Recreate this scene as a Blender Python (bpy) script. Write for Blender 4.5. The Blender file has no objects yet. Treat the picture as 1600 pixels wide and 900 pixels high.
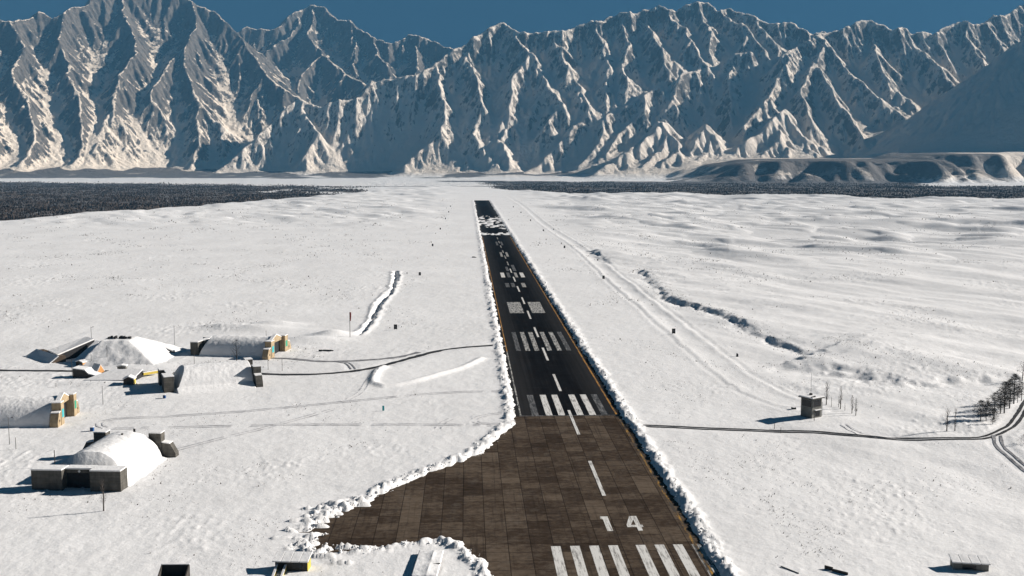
import bpy, bmesh, math, random
import numpy as np
from mathutils import Vector, Matrix, Euler

# ------------------------------------------------------------------ camera
CAM_H = 75.0
FPX = 1650.0
PITCH = math.atan(193.0 / FPX)
scene = bpy.context.scene
C = scene.collection
cam_d = bpy.data.cameras.new("camera")
cam = bpy.data.objects.new("camera", cam_d)
C.objects.link(cam)
cam.location = (0, 0, CAM_H)
cam.rotation_euler = (math.pi / 2 - PITCH, 0, 0)
cam_d.sensor_width = 36.0
cam_d.lens = 36.0 * FPX / 1600.0
cam_d.clip_start = 1.0
cam_d.clip_end = 60000.0
scene.camera = cam

# ------------------------------------------------------------------ sky and sun
SUN_AZ = math.radians(73.0)      # clockwise from +Y (ahead) towards +X (right)
SUN_EL = math.radians(25.0)
sun_vec = Vector((math.sin(SUN_AZ) * math.cos(SUN_EL), math.cos(SUN_AZ) * math.cos(SUN_EL), math.sin(SUN_EL)))
world = bpy.data.worlds.new("World")
scene.world = world
world.use_nodes = True
wn = world.node_tree
bg = wn.nodes["Background"]
sky = wn.nodes.new("ShaderNodeTexSky")
sky.sky_type = 'NISHITA'
sky.sun_disc = False
sky.sun_elevation = SUN_EL
sky.sun_rotation = SUN_AZ
sky.altitude = 3000.0
sky.air_density = 1.0
sky.dust_density = 0.0
sky.ozone_density = 3.0
# deep polarised sky: look up the clear dome a little above the dusty horizon, richer blue
tc = wn.nodes.new("ShaderNodeTexCoord")
addv = wn.nodes.new("ShaderNodeVectorMath"); addv.operation = 'ADD'
addv.inputs[1].default_value = (0, 0, 0.35)
nrm = wn.nodes.new("ShaderNodeVectorMath"); nrm.operation = 'NORMALIZE'
hsv = wn.nodes.new("ShaderNodeHueSaturation")
hsv.inputs["Hue"].default_value = 0.485
hsv.inputs["Saturation"].default_value = 1.25
hsv.inputs["Value"].default_value = 0.36
wn.links.new(tc.outputs["Generated"], addv.inputs[0])
wn.links.new(addv.outputs[0], nrm.inputs[0])
wn.links.new(nrm.outputs[0], sky.inputs["Vector"])
wn.links.new(sky.outputs[0], hsv.inputs["Color"])
wn.links.new(hsv.outputs[0], bg.inputs["Color"])
bg.inputs["Strength"].default_value = 0.05

sun_d = bpy.data.lights.new("sun", 'SUN')
sun_d.energy = 5.0
sun_d.angle = math.radians(0.5)
sun_d.color = (1.0, 0.935, 0.865)
sun = bpy.data.objects.new("sun", sun_d)
C.objects.link(sun)
sun.rotation_euler = (-sun_vec).to_track_quat('-Z', 'Y').to_euler()
sun.location = (300, 100, 300)

scene.view_settings.view_transform = 'Standard'
scene.view_settings.look = 'None'
scene.view_settings.exposure = 0.66
scene.view_settings.gamma = 1.0
scene.view_settings.use_curve_mapping = False

# ------------------------------------------------------------------ helpers
SP, CP = math.sin(PITCH), math.cos(PITCH)
def ray(px, py):
    u, v = px - 800.0, 450.0 - py
    return Vector((u, v * SP + FPX * CP, v * CP - FPX * SP))
def g(px, py, z=0.0):            # world point on the level z seen at a photo pixel
    d = ray(px, py)
    t = (z - CAM_H) / d.z
    return Vector((d.x * t, d.y * t, z))
def at(px, py, Y):               # world point at the distance Y seen at a photo pixel
    d = ray(px, py)
    t = Y / d.y
    return Vector((d.x * t, Y, CAM_H + d.z * t))

def hash2(ix, iy, seed):
    h = (ix.astype(np.int64) * 374761393 + iy.astype(np.int64) * 668265263 + seed * 974634777) & 0xFFFFFFFF
    h = ((h ^ (h >> 13)) * 1274126177) & 0xFFFFFFFF
    h = ((h ^ (h >> 15)) * 2246822519) & 0xFFFFFFFF
    return (h ^ (h >> 16)) & 0xFFFFFFFF
def perlin(x, y, seed=0):        # gradient noise, about -0.7..0.7
    x0 = np.floor(x); y0 = np.floor(y)
    fx = (x - x0).astype(np.float32); fy = (y - y0).astype(np.float32)
    ix = x0.astype(np.int64); iy = y0.astype(np.int64)
    u = fx * fx * fx * (fx * (fx * 6 - 15) + 10); v = fy * fy * fy * (fy * (fy * 6 - 15) + 10)
    def gr(a, b, dx, dy):
        ang = hash2(a, b, seed).astype(np.float32) * np.float32(2 * math.pi / 4294967296.0)
        return np.cos(ang) * dx + np.sin(ang) * dy
    n00 = gr(ix, iy, fx, fy); n10 = gr(ix + 1, iy, fx - 1, fy)
    n01 = gr(ix, iy + 1, fx, fy - 1); n11 = gr(ix + 1, iy + 1, fx - 1, fy - 1)
    a = n00 + u * (n10 - n00); b = n01 + u * (n11 - n01)
    return a + v * (b - a)
def fbm(x, y, octs=4, seed=0, gain=0.5, lac=2.03):
    s = 0; a = 1.0
    for i in range(octs):
        s = s + a * perlin(x, y, seed + i * 17); x = x * lac + 3.7; y = y * lac - 1.3; a *= gain
    return s
def ridged(x, y, octs=4, seed=0, gain=0.5):
    s = 0; a = 1.0
    for i in range(octs):
        s = s + a * (1 - np.abs(perlin(x, y, seed + i * 31)) * 2); x = x * 2.07 + 5.1; y = y * 2.07 + 1.9; a *= gain
    return s
def sstep(a, b, x):
    t = np.clip((x - a) / (b - a), 0, 1)
    return t * t * (3 - 2 * t)
def seg_dist(X, Y, pts):         # distance to an open polyline and the parameter 0..1 along it
    best = np.full(X.shape, 1e12); par = np.zeros(X.shape)
    n = len(pts) - 1
    for i in range(n):
        ax, ay = pts[i][0], pts[i][1]; bx, by = pts[i + 1][0], pts[i + 1][1]
        dx, dy = bx - ax, by - ay
        L = dx * dx + dy * dy + 1e-9
        t = np.clip(((X - ax) * dx + (Y - ay) * dy) / L, 0, 1)
        d = (X - ax - t * dx) ** 2 + (Y - ay - t * dy) ** 2
        m = d < best
        best = np.where(m, d, best); par = np.where(m, (i + t) / n, par)
    return np.sqrt(best), par
def grid_mesh(name, X, Y, Z, mat, attrs=None, smooth=True):
    ny, nx = X.shape
    co = np.empty((ny * nx, 3), np.float32)
    co[:, 0] = X.ravel(); co[:, 1] = Y.ravel(); co[:, 2] = Z.ravel()
    idx = np.arange(ny * nx, dtype=np.int32).reshape(ny, nx)
    q = np.stack([idx[:-1, :-1], idx[:-1, 1:], idx[1:, 1:], idx[1:, :-1]], -1).reshape(-1, 4)
    return np_mesh(name, co, q, mat, attrs, smooth)
def np_mesh(name, co, faces, mat, attrs=None, smooth=False, parent=None):
    me = bpy.data.meshes.new(name)
    nf, k = faces.shape
    me.vertices.add(len(co)); me.vertices.foreach_set("co", np.ascontiguousarray(co, np.float32).ravel())
    me.loops.add(nf * k); me.loops.foreach_set("vertex_index", np.ascontiguousarray(faces, np.int32).ravel())
    me.polygons.add(nf)
    me.polygons.foreach_set("loop_start", np.arange(0, nf * k, k, dtype=np.int32))
    me.polygons.foreach_set("loop_total", np.full(nf, k, np.int32))
    if smooth: me.polygons.foreach_set("use_smooth", np.ones(nf, bool))
    for an, av in (attrs or {}).items():
        a = me.attributes.new(an, 'FLOAT', 'POINT'); a.data.foreach_set("value", np.ascontiguousarray(av, np.float32).ravel())
    me.update(calc_edges=True)
    me.materials.append(mat)
    o = bpy.data.objects.new(name, me); C.objects.link(o)
    if parent: o.parent = parent
    return o

# ------------------------------------------------------------------ material helper
class NT:
    def __init__(s, name):
        s.m = bpy.data.materials.new(name); s.m.use_nodes = True
        s.t = s.m.node_tree; s.b = s.t.nodes["Principled BSDF"]
        s.b.inputs["Specular IOR Level"].default_value = 0.25
    def n(s, typ, **kw):
        nd = s.t.nodes.new(typ)
        for k, v in kw.items(): setattr(nd, k, v)
        return nd
    def l(s, a, b): s.t.links.new(a, b)
    def pos(s):
        if not hasattr(s, "_p"): s._p = s.n("ShaderNodeNewGeometry")
        return s._p.outputs["Position"]
    def objc(s):
        if not hasattr(s, "_o"): s._o = s.n("ShaderNodeTexCoord")
        return s._o.outputs["Object"]
    def noise(s, scale, detail=4, rough=0.55, vec=None, stretch=None, dist=0):
        v = vec or s.pos()
        if stretch:
            mp = s.n("ShaderNodeMapping"); mp.inputs["Scale"].default_value = stretch[:3]
            if len(stretch) > 3: mp.inputs["Rotation"].default_value = (0, 0, stretch[3])
            s.l(v, mp.inputs["Vector"]); v = mp.outputs[0]
        nd = s.n("ShaderNodeTexNoise"); nd.inputs["Scale"].default_value = scale
        nd.inputs["Detail"].default_value = detail; nd.inputs["Roughness"].default_value = rough
        nd.inputs["Distortion"].default_value = dist
        s.l(v, nd.inputs["Vector"]); return nd.outputs["Fac"]
    def ramp(s, fac, stops):
        r = s.n("ShaderNodeValToRGB"); e = r.color_ramp.elements
        while len(e) < len(stops): e.new(0.5)
        for el, (p, c) in zip(e, stops):
            el.position = p; el.color = (c if len(c) == 4 else (*c, 1)) if not isinstance(c, (int, float)) else (c, c, c, 1)
        s.l(fac, r.inputs["Fac"]); return r.outputs["Color"]
    def mix(s, fac, a, b):
        m = s.n("ShaderNodeMix", data_type='RGBA')
        for sock, v in ((m.inputs[0], fac), (m.inputs[6], a), (m.inputs[7], b)):
            if isinstance(v, (int, float)): sock.default_value = v
            elif isinstance(v, tuple): sock.default_value = (*v[:3], 1)
            else: s.l(v, sock)
        return m.outputs[2]
    def math(s, op, a, b=0.0, c=None, clamp=False):
        m = s.n("ShaderNodeMath", operation=op, use_clamp=clamp)
        for sock, v in zip(m.inputs, (a, b, c)):
            if v is None: continue
            if isinstance(v, (int, float)): sock.default_value = v
            else: s.l(v, sock)
        return m.outputs[0]
    def attr(s, name):
        a = s.n("ShaderNodeAttribute"); a.attribute_name = name; return a.outputs["Fac"]
    def normal_z(s):
        if not hasattr(s, "_p"): s.pos()
        x = s.n("ShaderNodeSeparateXYZ"); s.l(s._p.outputs["Normal"], x.inputs[0]); return x.outputs["Z"]
    def bump(s, h, strength=0.5, dist=0.1):
        b = s.n("ShaderNodeBump"); b.inputs["Strength"].default_value = strength; b.inputs["Distance"].default_value = dist
        s.l(h, b.inputs["Height"]); s.l(b.outputs[0], s.b.inputs["Normal"])
    def col(s, c):
        if isinstance(c, tuple): s.b.inputs["Base Color"].default_value = (*c[:3], 1)
        else: s.l(c, s.b.inputs["Base Color"])
    def rough(s, r): s.b.inputs["Roughness"].default_value = r
# ------------------------------------------------------------------ plain's brow and the woods beyond it
BROW = [(-400, 372), (0, 345), (100, 337), (200, 331), (300, 322), (400, 313), (500, 306), (600, 298), (680, 291), (740, 291), (800, 297), (900, 302), (1100, 304), (1300, 307), (1600, 313), (2000, 320)]
_bx = np.array([p[0] for p in BROW], float); _bd = np.array([CAM_H * FPX / (p[1] - 257.0) for p in BROW])
def brow_dist(X, Y):             # distance of the plain's brow in the direction of (X, Y)
    return np.interp(800 + X / np.maximum(Y, 1) * 1661.0, _bx, _bd)
def wood_mask(X, Y):
    bd = brow_dist(X, Y); r = np.maximum(Y, 1) / bd
    ppx = 800 + X / np.maximum(Y, 1) * 1661.0
    n = fbm(X / 240, Y / 420, 3, 801)
    ppy = 257 + FPX * 95.0 / np.maximum(Y, 1)
    left = sstep(1.03, 1.10, r) * sstep(560, 470, ppx + n * 160) * sstep(286, 289, ppy + n * 3 + (ppx - 300) * -0.012)
    right = sstep(1.05, 1.14, r) * sstep(755, 800, ppx + n * 60) * sstep(282, 284, ppy + n * 1.5)
    right = right * (1 - sstep(1400, 1500, ppx) * sstep(291, 289.5, ppy + n * 4) * sstep(281, 283, ppy + n * 4))
    mid = sstep(1.5, 1.7, r) * sstep(660, 700, ppx) * sstep(810, 780, ppx) * sstep(280, 282, ppy)
    return np.clip(np.maximum(np.maximum(left, right), mid), 0, 1)

# ------------------------------------------------------------------ mountains
def mountain_material():
    s = NT("mountain_snow_rock")
    nz = s.normal_z()
    n1 = s.noise(0.0035, 4, 0.6)
    n2 = s.noise(0.026, 8, 0.72, stretch=(1.0, 1.0, 0.3), dist=0.4)
    n3 = s.noise(0.05, 5, 0.7, stretch=(1.0, 0.5, 0.35))
    rk = s.attr("rock")
    v = s.math('ADD', s.math('MULTIPLY', n1, 0.30), s.math('MULTIPLY', n2, 0.62))
    v = s.math('ADD', v, s.math('MULTIPLY', n3, 0.22))
    v = s.math('ADD', v, s.math('MULTIPLY', s.math('SUBTRACT', 1.0, nz), 0.8))
    v = s.math('ADD', v, rk)
    f = s.ramp(v, [(0.93, 0.0), (0.985, 1.0)])
    snow = s.ramp(s.noise(0.0015, 3), [(0.3, (0.75, 0.65, 0.545)), (0.7, (0.83, 0.74, 0.64))])  # warm tone of sunlit slopes is put into the snow colour
    rock = s.ramp(s.noise(0.03, 6, 0.75), [(0.3, (0.040, 0.035, 0.031)), (0.7, (0.19, 0.16, 0.13))])
    wd = s.attr("wood")
    wf = s.ramp(s.math('ADD', wd, s.math('MULTIPLY', s.noise(0.05, 6, 0.8, stretch=(0.35, 1.0, 1.0)), 0.6)), [(0.60, 0.0), (0.80, 0.9)])
    px_ = s.n('ShaderNodeSeparateXYZ'); s.l(s.pos(), px_.inputs[0])
    lowland = s.ramp(s.math('MULTIPLY', s.math('ADD', px_.outputs[2], 40.0), 0.01), [(0.22, 1.0), (0.6, 0.0)])
    snow = s.mix(s.math('MULTIPLY', rk, 6.0, clamp=True), snow, (0.80, 0.68, 0.545))  # more sunlit warmth painted in where the rock weight is high
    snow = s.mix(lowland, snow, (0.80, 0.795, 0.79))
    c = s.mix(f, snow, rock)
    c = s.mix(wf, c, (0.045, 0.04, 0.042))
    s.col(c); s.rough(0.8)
    bh = s.math('ADD', s.math('MULTIPLY', s.noise(0.014, 8, 0.66, stretch=(1.0, 1.0, 0.25)), 1.6), s.math('MULTIPLY', n2, 0.5))
    s.bump(bh, 1.0, 20.0)
    return s.m

def build_mountains():
    CELL = 9.5
    X0, X1, Y0, Y1 = -6900.0, 6900.0, 4700.0, 12000.0
    cc = CELL * 2
    xs = np.arange(X0, X1 + 1, cc); ys = np.arange(Y0, Y1 + 1, cc)
    X, Y = np.meshgrid(xs, ys)
    wx = X + fbm(X / 420, Y / 420, 4, 11) * 38
    wy = Y + fbm(X / 420, Y / 420, 4, 23) * 38
    H = np.full(X.shape, -500.0)
    rock = np.zeros(X.shape)
    def floor_z(X, Y):
        left = sstep(-1500, -3500, X)
        return -21 + sstep(6500, 8200, Y) * (4 + 45 * left)
    def D_of(py, B, k):
        a = (257 - py) / 1661.0
        return (CAM_H + k * B) / (k - a)
    def ridge(pts, B, k, face, rk=0.0, lock=True):
        P = []
        for q in pts:
            Yd = q[2] if len(q) > 2 else D_of(q[1], B(q[0]) if callable(B) else B, k)
            P.append(at(q[0], q[1], Yd))
        for a, b in zip(P[:-1], P[1:]):
            dx, dy = b.x - a.x, b.y - a.y
            L = dx * dx + dy * dy + 1e-6
            hm = max(a.z, b.z); R = (hm + 400) / face
            i0 = max(0, int((min(a.x, b.x) - R - X0) / cc)); i1 = int((max(a.x, b.x) + R - X0) / cc) + 2
            j0 = max(0, int((min(a.y, b.y) - R - Y0) / cc)); j1 = int((max(a.y, b.y) + R - Y0) / cc) + 2
            if i1 <= 0 or j1 <= 0: continue
            x = wx[j0:j1, i0:i1]; y = wy[j0:j1, i0:i1]
            t = np.clip(((x - a.x) * dx + (y - a.y) * dy) / L, 0, 1)
            d = np.hypot(x - a.x - t * dx, y - a.y - t * dy)
            h = a.z + t * (b.z - a.z) - face * d
            cur = H[j0:j1, i0:i1]
            m = h > cur
            H[j0:j1, i0:i1] = np.where(m, h, cur)
            rock[j0:j1, i0:i1] = np.where(m, rk, rock[j0:j1, i0:i1])
    # --- left massif
    fA = lambda x: 7250 + 2.4 * x
    fC = lambda x: 7850 - 0.6 * (x - 345)
    A = dict(B=fA, k=0.74, face=0.98, rk=0.12)
    ridge([(-420, 150), (-250, 90), (-120, 50), (-60, 20), (-20, 34), (0, 28), (20, 35), (60, 15), (80, 24), (100, 18), (130, 5), (150, -8), (185, -24), (205, -12), (232, -22), (270, -14), (300, 0), (335, 18), (352, 34), (373, 52)], **A)
    ridge([(300, 0), (308, 35), (293, 63), (288, 100), (300, 140), (314, 165), (308, 215), (295, 258)], **A)
    ridge([(340, 20), (380, 62), (410, 108), (440, 135), (467, 153), (480, 185), (475, 230)], fA, 0.74, 0.98, 0.12)
    ridge([(100, 18), (92, 60), (108, 100), (122, 150), (132, 200), (118, 255)], **A)
    ridge([(185, -24), (196, 30), (214, 80), (186, 120), (174, 170), (158, 215), (112, 256)], **A)
    ridge([(20, 35), (32, 70), (22, 110), (42, 160), (52, 215), (32, 255)], **A)
    ridge([(-60, 20), (-50, 80), (-30, 140), (-10, 200), (-20, 250)], **A)
    ridge([(-200, 70), (-180, 150), (-150, 240)], **A)
    ridge([(293, 63), (250, 110), (235, 150)], fA, 0.72, 1.0, 0.11)
    ridge([(314, 165), (345, 190), (352, 225), (338, 252)], fA, 0.72, 0.95, 0.08)
    # --- second peak, further back
    Bk = dict(B=8700, k=0.66, face=0.95, rk=0.10)
    ridge([(350, 70), (373, 50), (386, 42), (402, 43), (430, 43), (450, 28), (470, 12), (490, 5), (506, 10), (521, 28), (545, 33), (560, 43), (580, 56), (605, 68), (625, 59), (640, 54), (660, 58), (690, 68), (712, 80), (760, 110)], **Bk)
    ridge([(490, 5), (482, 50), (500, 82), (540, 112), (576, 132), (600, 160)], **Bk)
    ridge([(470, 12), (450, 55), (420, 78), (405, 110), (430, 150)], **Bk)
    ridge([(545, 33), (560, 70), (552, 95)], **Bk)
    ridge([(580, 56), (592, 85), (606, 104)], **Bk)
    ridge([(640, 54), (652, 90), (646, 118)], **Bk)
    ridge([(500, 82), (470, 115), (468, 150)], **Bk)
    # --- central wall
    Cc = dict(B=fC, k=0.74, face=0.98, rk=0.03)
    ridge([(340, 264), (385, 226), (420, 196), (452, 163), (466, 152), (500, 164), (555, 152), (580, 128), (620, 121), (653, 117), (700, 84), (727, 69), (745, 55), (765, 42), (787, 32), (798, 40), (812, 48), (850, 48), (880, 48), (900, 38), (920, 30), (940, 31), (960, 22), (970, 17), (990, 22), (1010, 14), (1032, 7), (1050, 14), (1060, 15), (1075, 7), (1090, 4), (1107, 4), (1120, 15), (1140, 9), (1160, 18), (1180, 25), (1210, 35), (1240, 38), (1262, 46), (1300, 55)], **Cc)
    ridge([(787, 32), (795, 45), (830, 78), (853, 127), (870, 145), (880, 158), (860, 188)], **Cc)
    ridge([(745, 55), (727, 92), (747, 124), (750, 158), (743, 208), (775, 250)], **Cc)
    ridge([(700, 84), (683, 118), (692, 160), (690, 200), (660, 230), (632, 255)], **Cc)
    ridge([(466, 152), (480, 178), (495, 205), (478, 240)], **Cc)
    ridge([(850, 48), (877, 70), (884, 100), (913, 150), (923, 172)], **Cc)
    ridge([(920, 30), (943, 67), (957, 97), (950, 130)], **Cc)
    ridge([(970, 17), (982, 67), (968, 85), (980, 120)], **Cc)
    ridge([(1032, 7), (1063, 33), (1080, 67), (1117, 97), (1127, 98), (1060, 117), (1007, 143), (947, 177), (887, 198), (876, 215), (850, 245), (825, 272)], **Cc)
    ridge([(1010, 14), (1010, 45), (1035, 75), (1045, 112)], **Cc)
    ridge([(1090, 4), (1110, 40), (1105, 75)], **Cc)
    ridge([(1120, 15), (1173, 43), (1193, 73)], **Cc)
    ridge([(1170, 22), (1200, 52), (1227, 78)], **Cc)
    ridge([(1127, 98), (1153, 84), (1190, 80), (1227, 80), (1284, 46)], fC, 0.74, 0.98)
    ridge([(1190, 80), (1195, 110), (1185, 150), (1160, 198), (1120, 240)], **Cc)
    ridge([(1153, 84), (1140, 125), (1148, 170), (1130, 215)], **Cc)
    ridge([(1060, 117), (1055, 160), (1020, 195), (975, 235)], **Cc)
    ridge([(1007, 143), (1000, 175), (960, 215), (930, 255)], **Cc)
    ridge([(947, 177), (935, 220), (905, 258)], **Cc)
    ridge([(830, 78), (800, 120), (795, 165), (780, 215), (795, 255)], fC, 0.74, 1.0)
    # --- right peaks
    Dd = dict(B=7100, k=0.72, face=0.98, rk=0.04)
    ridge([(1224, 84), (1262, 58), (1284, 46), (1300, 43), (1320, 42), (1340, 33), (1362, 31), (1376, 38), (1396, 48), (1410, 43), (1430, 48), (1450, 48), (1464, 54), (1480, 42), (1500, 31), (1520, 36), (1540, 34), (1550, 24), (1570, 28), (1600, 4), (1650, -30), (1750, -40), (1900, 20)], **Dd)
    ridge([(1284, 46), (1250, 75), (1224, 100), (1200, 150), (1165, 200), (1130, 245)], **Dd)
    ridge([(1291, 45), (1277, 90), (1299, 136), (1313, 168), (1345, 205)], **Dd)
    ridge([(1300, 70), (1345, 128), (1375, 150), (1410, 178)], **Dd)
    ridge([(1362, 31), (1370, 82), (1388, 122), (1428, 162)], **Dd)
    ridge([(1410, 43), (1440, 75), (1466, 102), (1492, 132)], **Dd)
    ridge([(1505, 31), (1520, 65), (1535, 98)], **Dd)
    ridge([(1545, 30), (1565, 60), (1580, 80)], **Dd)
    ridge([(1277, 90), (1250, 135), (1262, 185), (1270, 215)], **Dd)
    # --- foothill pyramids
    Ff = dict(B=6950, k=0.62, face=0.78, rk=-0.10)
    ridge([(1032, 190), (1015, 215), (975, 240), (935, 266)], **Ff)
    ridge([(1032, 190), (1038, 220), (1012, 250), (985, 268)], **Ff)
    ridge([(1032, 190), (1058, 218), (1062, 245)], **Ff)
    ridge([(1103, 196), (1085, 220), (1040, 245), (1010, 266)], **Ff)
    ridge([(1103, 196), (1110, 226), (1080, 258)], **Ff)
    ridge([(1103, 196), (1122, 220), (1135, 240)], **Ff)
    ridge([(1223, 169), (1195, 200), (1150, 230), (1110, 255)], **Ff)
    ridge([(1223, 169), (1218, 205), (1190, 245)], **Ff)
    ridge([(1223, 169), (1248, 200), (1262, 226), (1265, 245)], **Ff)
    ridge([(1223, 169), (1230, 200), (1228, 245)], **Ff)
    # --- smooth slope on the right
    for off in (0,):
        ridge([(1340, 226, 7600), (1385, 207, 7550), (1430, 182, 7500), (1480, 146, 7450), (1530, 110, 7400), (1600, 58, 7350), (1690, 20, 7350), (1760, 70, 7350), (1850, 150, 7350)], 6900, 0.7, 0.76, -0.25)
    rock = np.clip(rock + 0.0, -1, 1)
    fl = floor_z(X, Y)
    # --- river terrace with a gullied bluff
    def terrace(xa, xb, yf, yb, top, seed):
        gx = X + fbm(X / 160, Y / 160, 3, seed + 1) * 90; gy = Y + fbm(X / 160, Y / 160, 3, seed + 2) * 60
        gul = np.abs(fbm(gx / 210, gy / 900, 4, seed + 3, 0.6))                    # 0 in the ravines
        edge = yf + fbm(X / 420, X * 0 + seed, 3, seed) * 210 + np.clip(0.30 - gul, 0, 1) * 620
        rise = np.clip((Y - edge) / 170, 0, 1)
        up = rise ** 0.8
        m = sstep(xa, xa + 500, X + fbm(X / 300, Y / 300, 2, seed + 9) * 150) * sstep(xb, xb - 400, X)
        rag = fbm(X / 70, Y / 70, 4, seed + 6) * 26 * np.sin(np.pi * np.clip(rise, 0, 1))
        return (top * up + rag + 0.02 * np.maximum(Y - edge, 0)) * m * sstep(yb, yb - 900, Y)
    T = terrace(900, 2700, 5450, 7600, 112, 5)
    T = np.maximum(T, terrace(1900, 5600, 5650, 7600, 150, 8))
    base = fl + T
    ppy = 257 + FPX * (CAM_H - fl) / Y
    vwood = sstep(279, 277, ppy + fbm(X / 500, Y / 500, 3, 71) * 2.5) * sstep(base + 14, base - 10, H) * sstep(900, 300, X) * (0.60 + 0.25 * fbm(X / 120, Y / 300, 3, 73)) + (H < base + 15) * 0
    wood = (T > 3) * (H < base + 5) * sstep(2900, 2500, X) * (0.46 + 0.24 * sstep(70, 112, T) + 0.45 * fbm(X / 260, Y / 260, 4, 61)) * sstep(6700, 6300, Y)
    s_ = 26.0
    d = (H - base)
    Hs = base + np.where(d > 4 * s_, d, s_ * np.log1p(np.exp(np.clip(d / s_, -30, 30))))
    wood = np.maximum(np.maximum(wood, vwood), wood_mask(X, Y) * (T < 4) * 0.62 * (Y < 6300))
    amp = np.clip((Hs - base) / 350, 0, 1)
    smooth_e = sstep(-0.1, -0.2, rock)                # the smooth right slope keeps less relief
    amp = amp * (1 - 0.55 * smooth_e)
    Hs = Hs + amp * (ridged(wx / 560, wy / 560, 3, 41) - 0.9) * 32
    # upsample
    def up2(F):
        ny, nx = F.shape
        G = np.empty((ny * 2 - 1, nx * 2 - 1), F.dtype)
        G[::2, ::2] = F; G[1::2, ::2] = (F[1:] + F[:-1]) / 2
        G[:, 1::2] = (G[:, 2::2] + G[:, :-2:2]) / 2
        return G
    def erode(Hm, cell, n, steps, seed, mask, cap=4.0, ero=0.35, dep=0.25, inertia=0.06, evap=0.02):
        h = (Hm / cell).astype(np.float64)
        ny, nx = h.shape
        rng = np.random.default_rng(seed)
        good = np.flatnonzero(mask.ravel() > 0.3)
        pick = good[rng.integers(0, len(good), n)]
        px = (pick % nx) + rng.random(n) - 0.5; py = (pick // nx) + rng.random(n) - 0.5
        px = np.clip(px, 1, nx - 3); py = np.clip(py, 1, ny - 3)
        dxv = np.zeros(n); dyv = np.zeros(n); sp = np.ones(n); wa = np.ones(n); se = np.zeros(n)
        alive = np.ones(n, bool)
        for _ in range(steps):
            ix = px.astype(np.int64); iy = py.astype(np.int64); fx = px - ix; fy = py - iy
            b = iy * nx + ix; hr = h.ravel()
            h00 = hr[b]; h10 = hr[b + 1]; h01 = hr[b + nx]; h11 = hr[b + nx + 1]
            gx = (h10 - h00) * (1 - fy) + (h11 - h01) * fy
            gy = (h01 - h00) * (1 - fx) + (h11 - h10) * fx
            h0 = h00 * (1 - fx) * (1 - fy) + h10 * fx * (1 - fy) + h01 * (1 - fx) * fy + h11 * fx * fy
            dxv = dxv * inertia - gx * (1 - inertia); dyv = dyv * inertia - gy * (1 - inertia)
            L = np.hypot(dxv, dyv) + 1e-9
            dxv /= L; dyv /= L
            nxp = np.clip(px + dxv, 1, nx - 3); nyp = np.clip(py + dyv, 1, ny - 3)
            jx = nxp.astype(np.int64); jy = nyp.astype(np.int64); ex = nxp - jx; ey = nyp - jy
            c = jy * nx + jx
            h1 = hr[c] * (1 - ex) * (1 - ey) + hr[c + 1] * ex * (1 - ey) + hr[c + nx] * (1 - ex) * ey + hr[c + nx + 1] * ex * ey
            dh = h1 - h0
            capn = np.maximum(-dh, 0.01) * sp * wa * cap
            depo = np.where((se > capn) | (dh > 0), np.where(dh > 0, np.minimum(dh, se), (se - capn) * dep), 0.0)
            er = np.where((se > capn) | (dh > 0), 0.0, np.minimum((capn - se) * ero, np.maximum(-dh, 0)))
            er = np.where(alive, er, 0); depo = np.where(alive, depo, 0)
            am = (depo - er)
            w = np.concatenate([am * (1 - fx) * (1 - fy), am * fx * (1 - fy), am * (1 - fx) * fy, am * fx * fy])
            ii = np.concatenate([b, b + 1, b + nx, b + nx + 1])
            dl = np.bincount(ii, weights=w, minlength=nx * ny)
            h += np.clip(dl, -0.12, 0.12).reshape(ny, nx)
            se += er - depo
            sp = np.sqrt(np.maximum(sp * sp - dh * 4, 0.01)); sp = np.minimum(sp, 4.0)
            wa *= (1 - evap)
            px, py = nxp, nyp
        return h * cell
    def talus(Hm, cell, tan, its):
        h = Hm.copy()
        for _ in range(its):
            for (dy, dx) in ((0, 1), (1, 0), (1, 1), (1, -1)):
                dist = cell * math.hypot(dx, dy)
                a = h[:h.shape[0] - dy, max(0, -dx):h.shape[1] - max(0, dx)]
                b = h[dy:, max(0, dx):h.shape[1] + min(0, dx)]
                d = a - b
                ex = np.maximum(np.abs(d) - tan * dist, 0) * np.sign(d) * 0.22
                a -= ex; b += ex
        return h
    mk = np.clip((Hs - base) / 100, 0, 1) * (1 - 0.8 * smooth_e)
    for r in range(EROSION_COARSE):
        H0_ = Hs
        Hs = erode(Hs, cc, 12000, 40, 100 + r, mk, cap=2.5, ero=0.15, dep=0.3)
        Hs = np.minimum(talus(Hs, cc, 0.95, 2), H0_ + 3.0)
    Hf = up2(Hs); Xf = up2(X); Yf = up2(Y); basef = up2(base); ampf = up2(amp); rockf = up2(rock); woodf = up2(wood)
    Hf = Hf + ampf * (ridged((Xf + up2(wx - X)) / 150, (Yf + up2(wy - Y)) / 150, 4, 77) - 0.95) * 8
    Hf = Hf + ampf * (ridged(Xf / 62, Yf / 75, 3, 79) - 0.9) * 2.5
    # gullies that run down the fall line and branch: oriented stripe noise, each octave bent by the one before
    Hb = Hf.copy()
    for _ in range(10):
        Q_ = Hb.copy()
        Q_[1:-1, 1:-1] = (Hb[:-2, 1:-1] + Hb[2:, 1:-1] + Hb[1:-1, :-2] + Hb[1:-1, 2:] + Hb[1:-1, 1:-1]) / 5; Hb = Q_
    gy_, gx_ = np.gradient(Hb, CELL)
    gl = np.hypot(gx_, gy_) + 1e-6
    dirx = (gy_ / gl).astype(np.float32); diry = (-gx_ / gl).astype(np.float32)
    gh = np.zeros(Hf.shape, np.float32); ghx = np.zeros_like(gh); ghy = np.zeros_like(gh)
    a_ = 0.5
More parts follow.
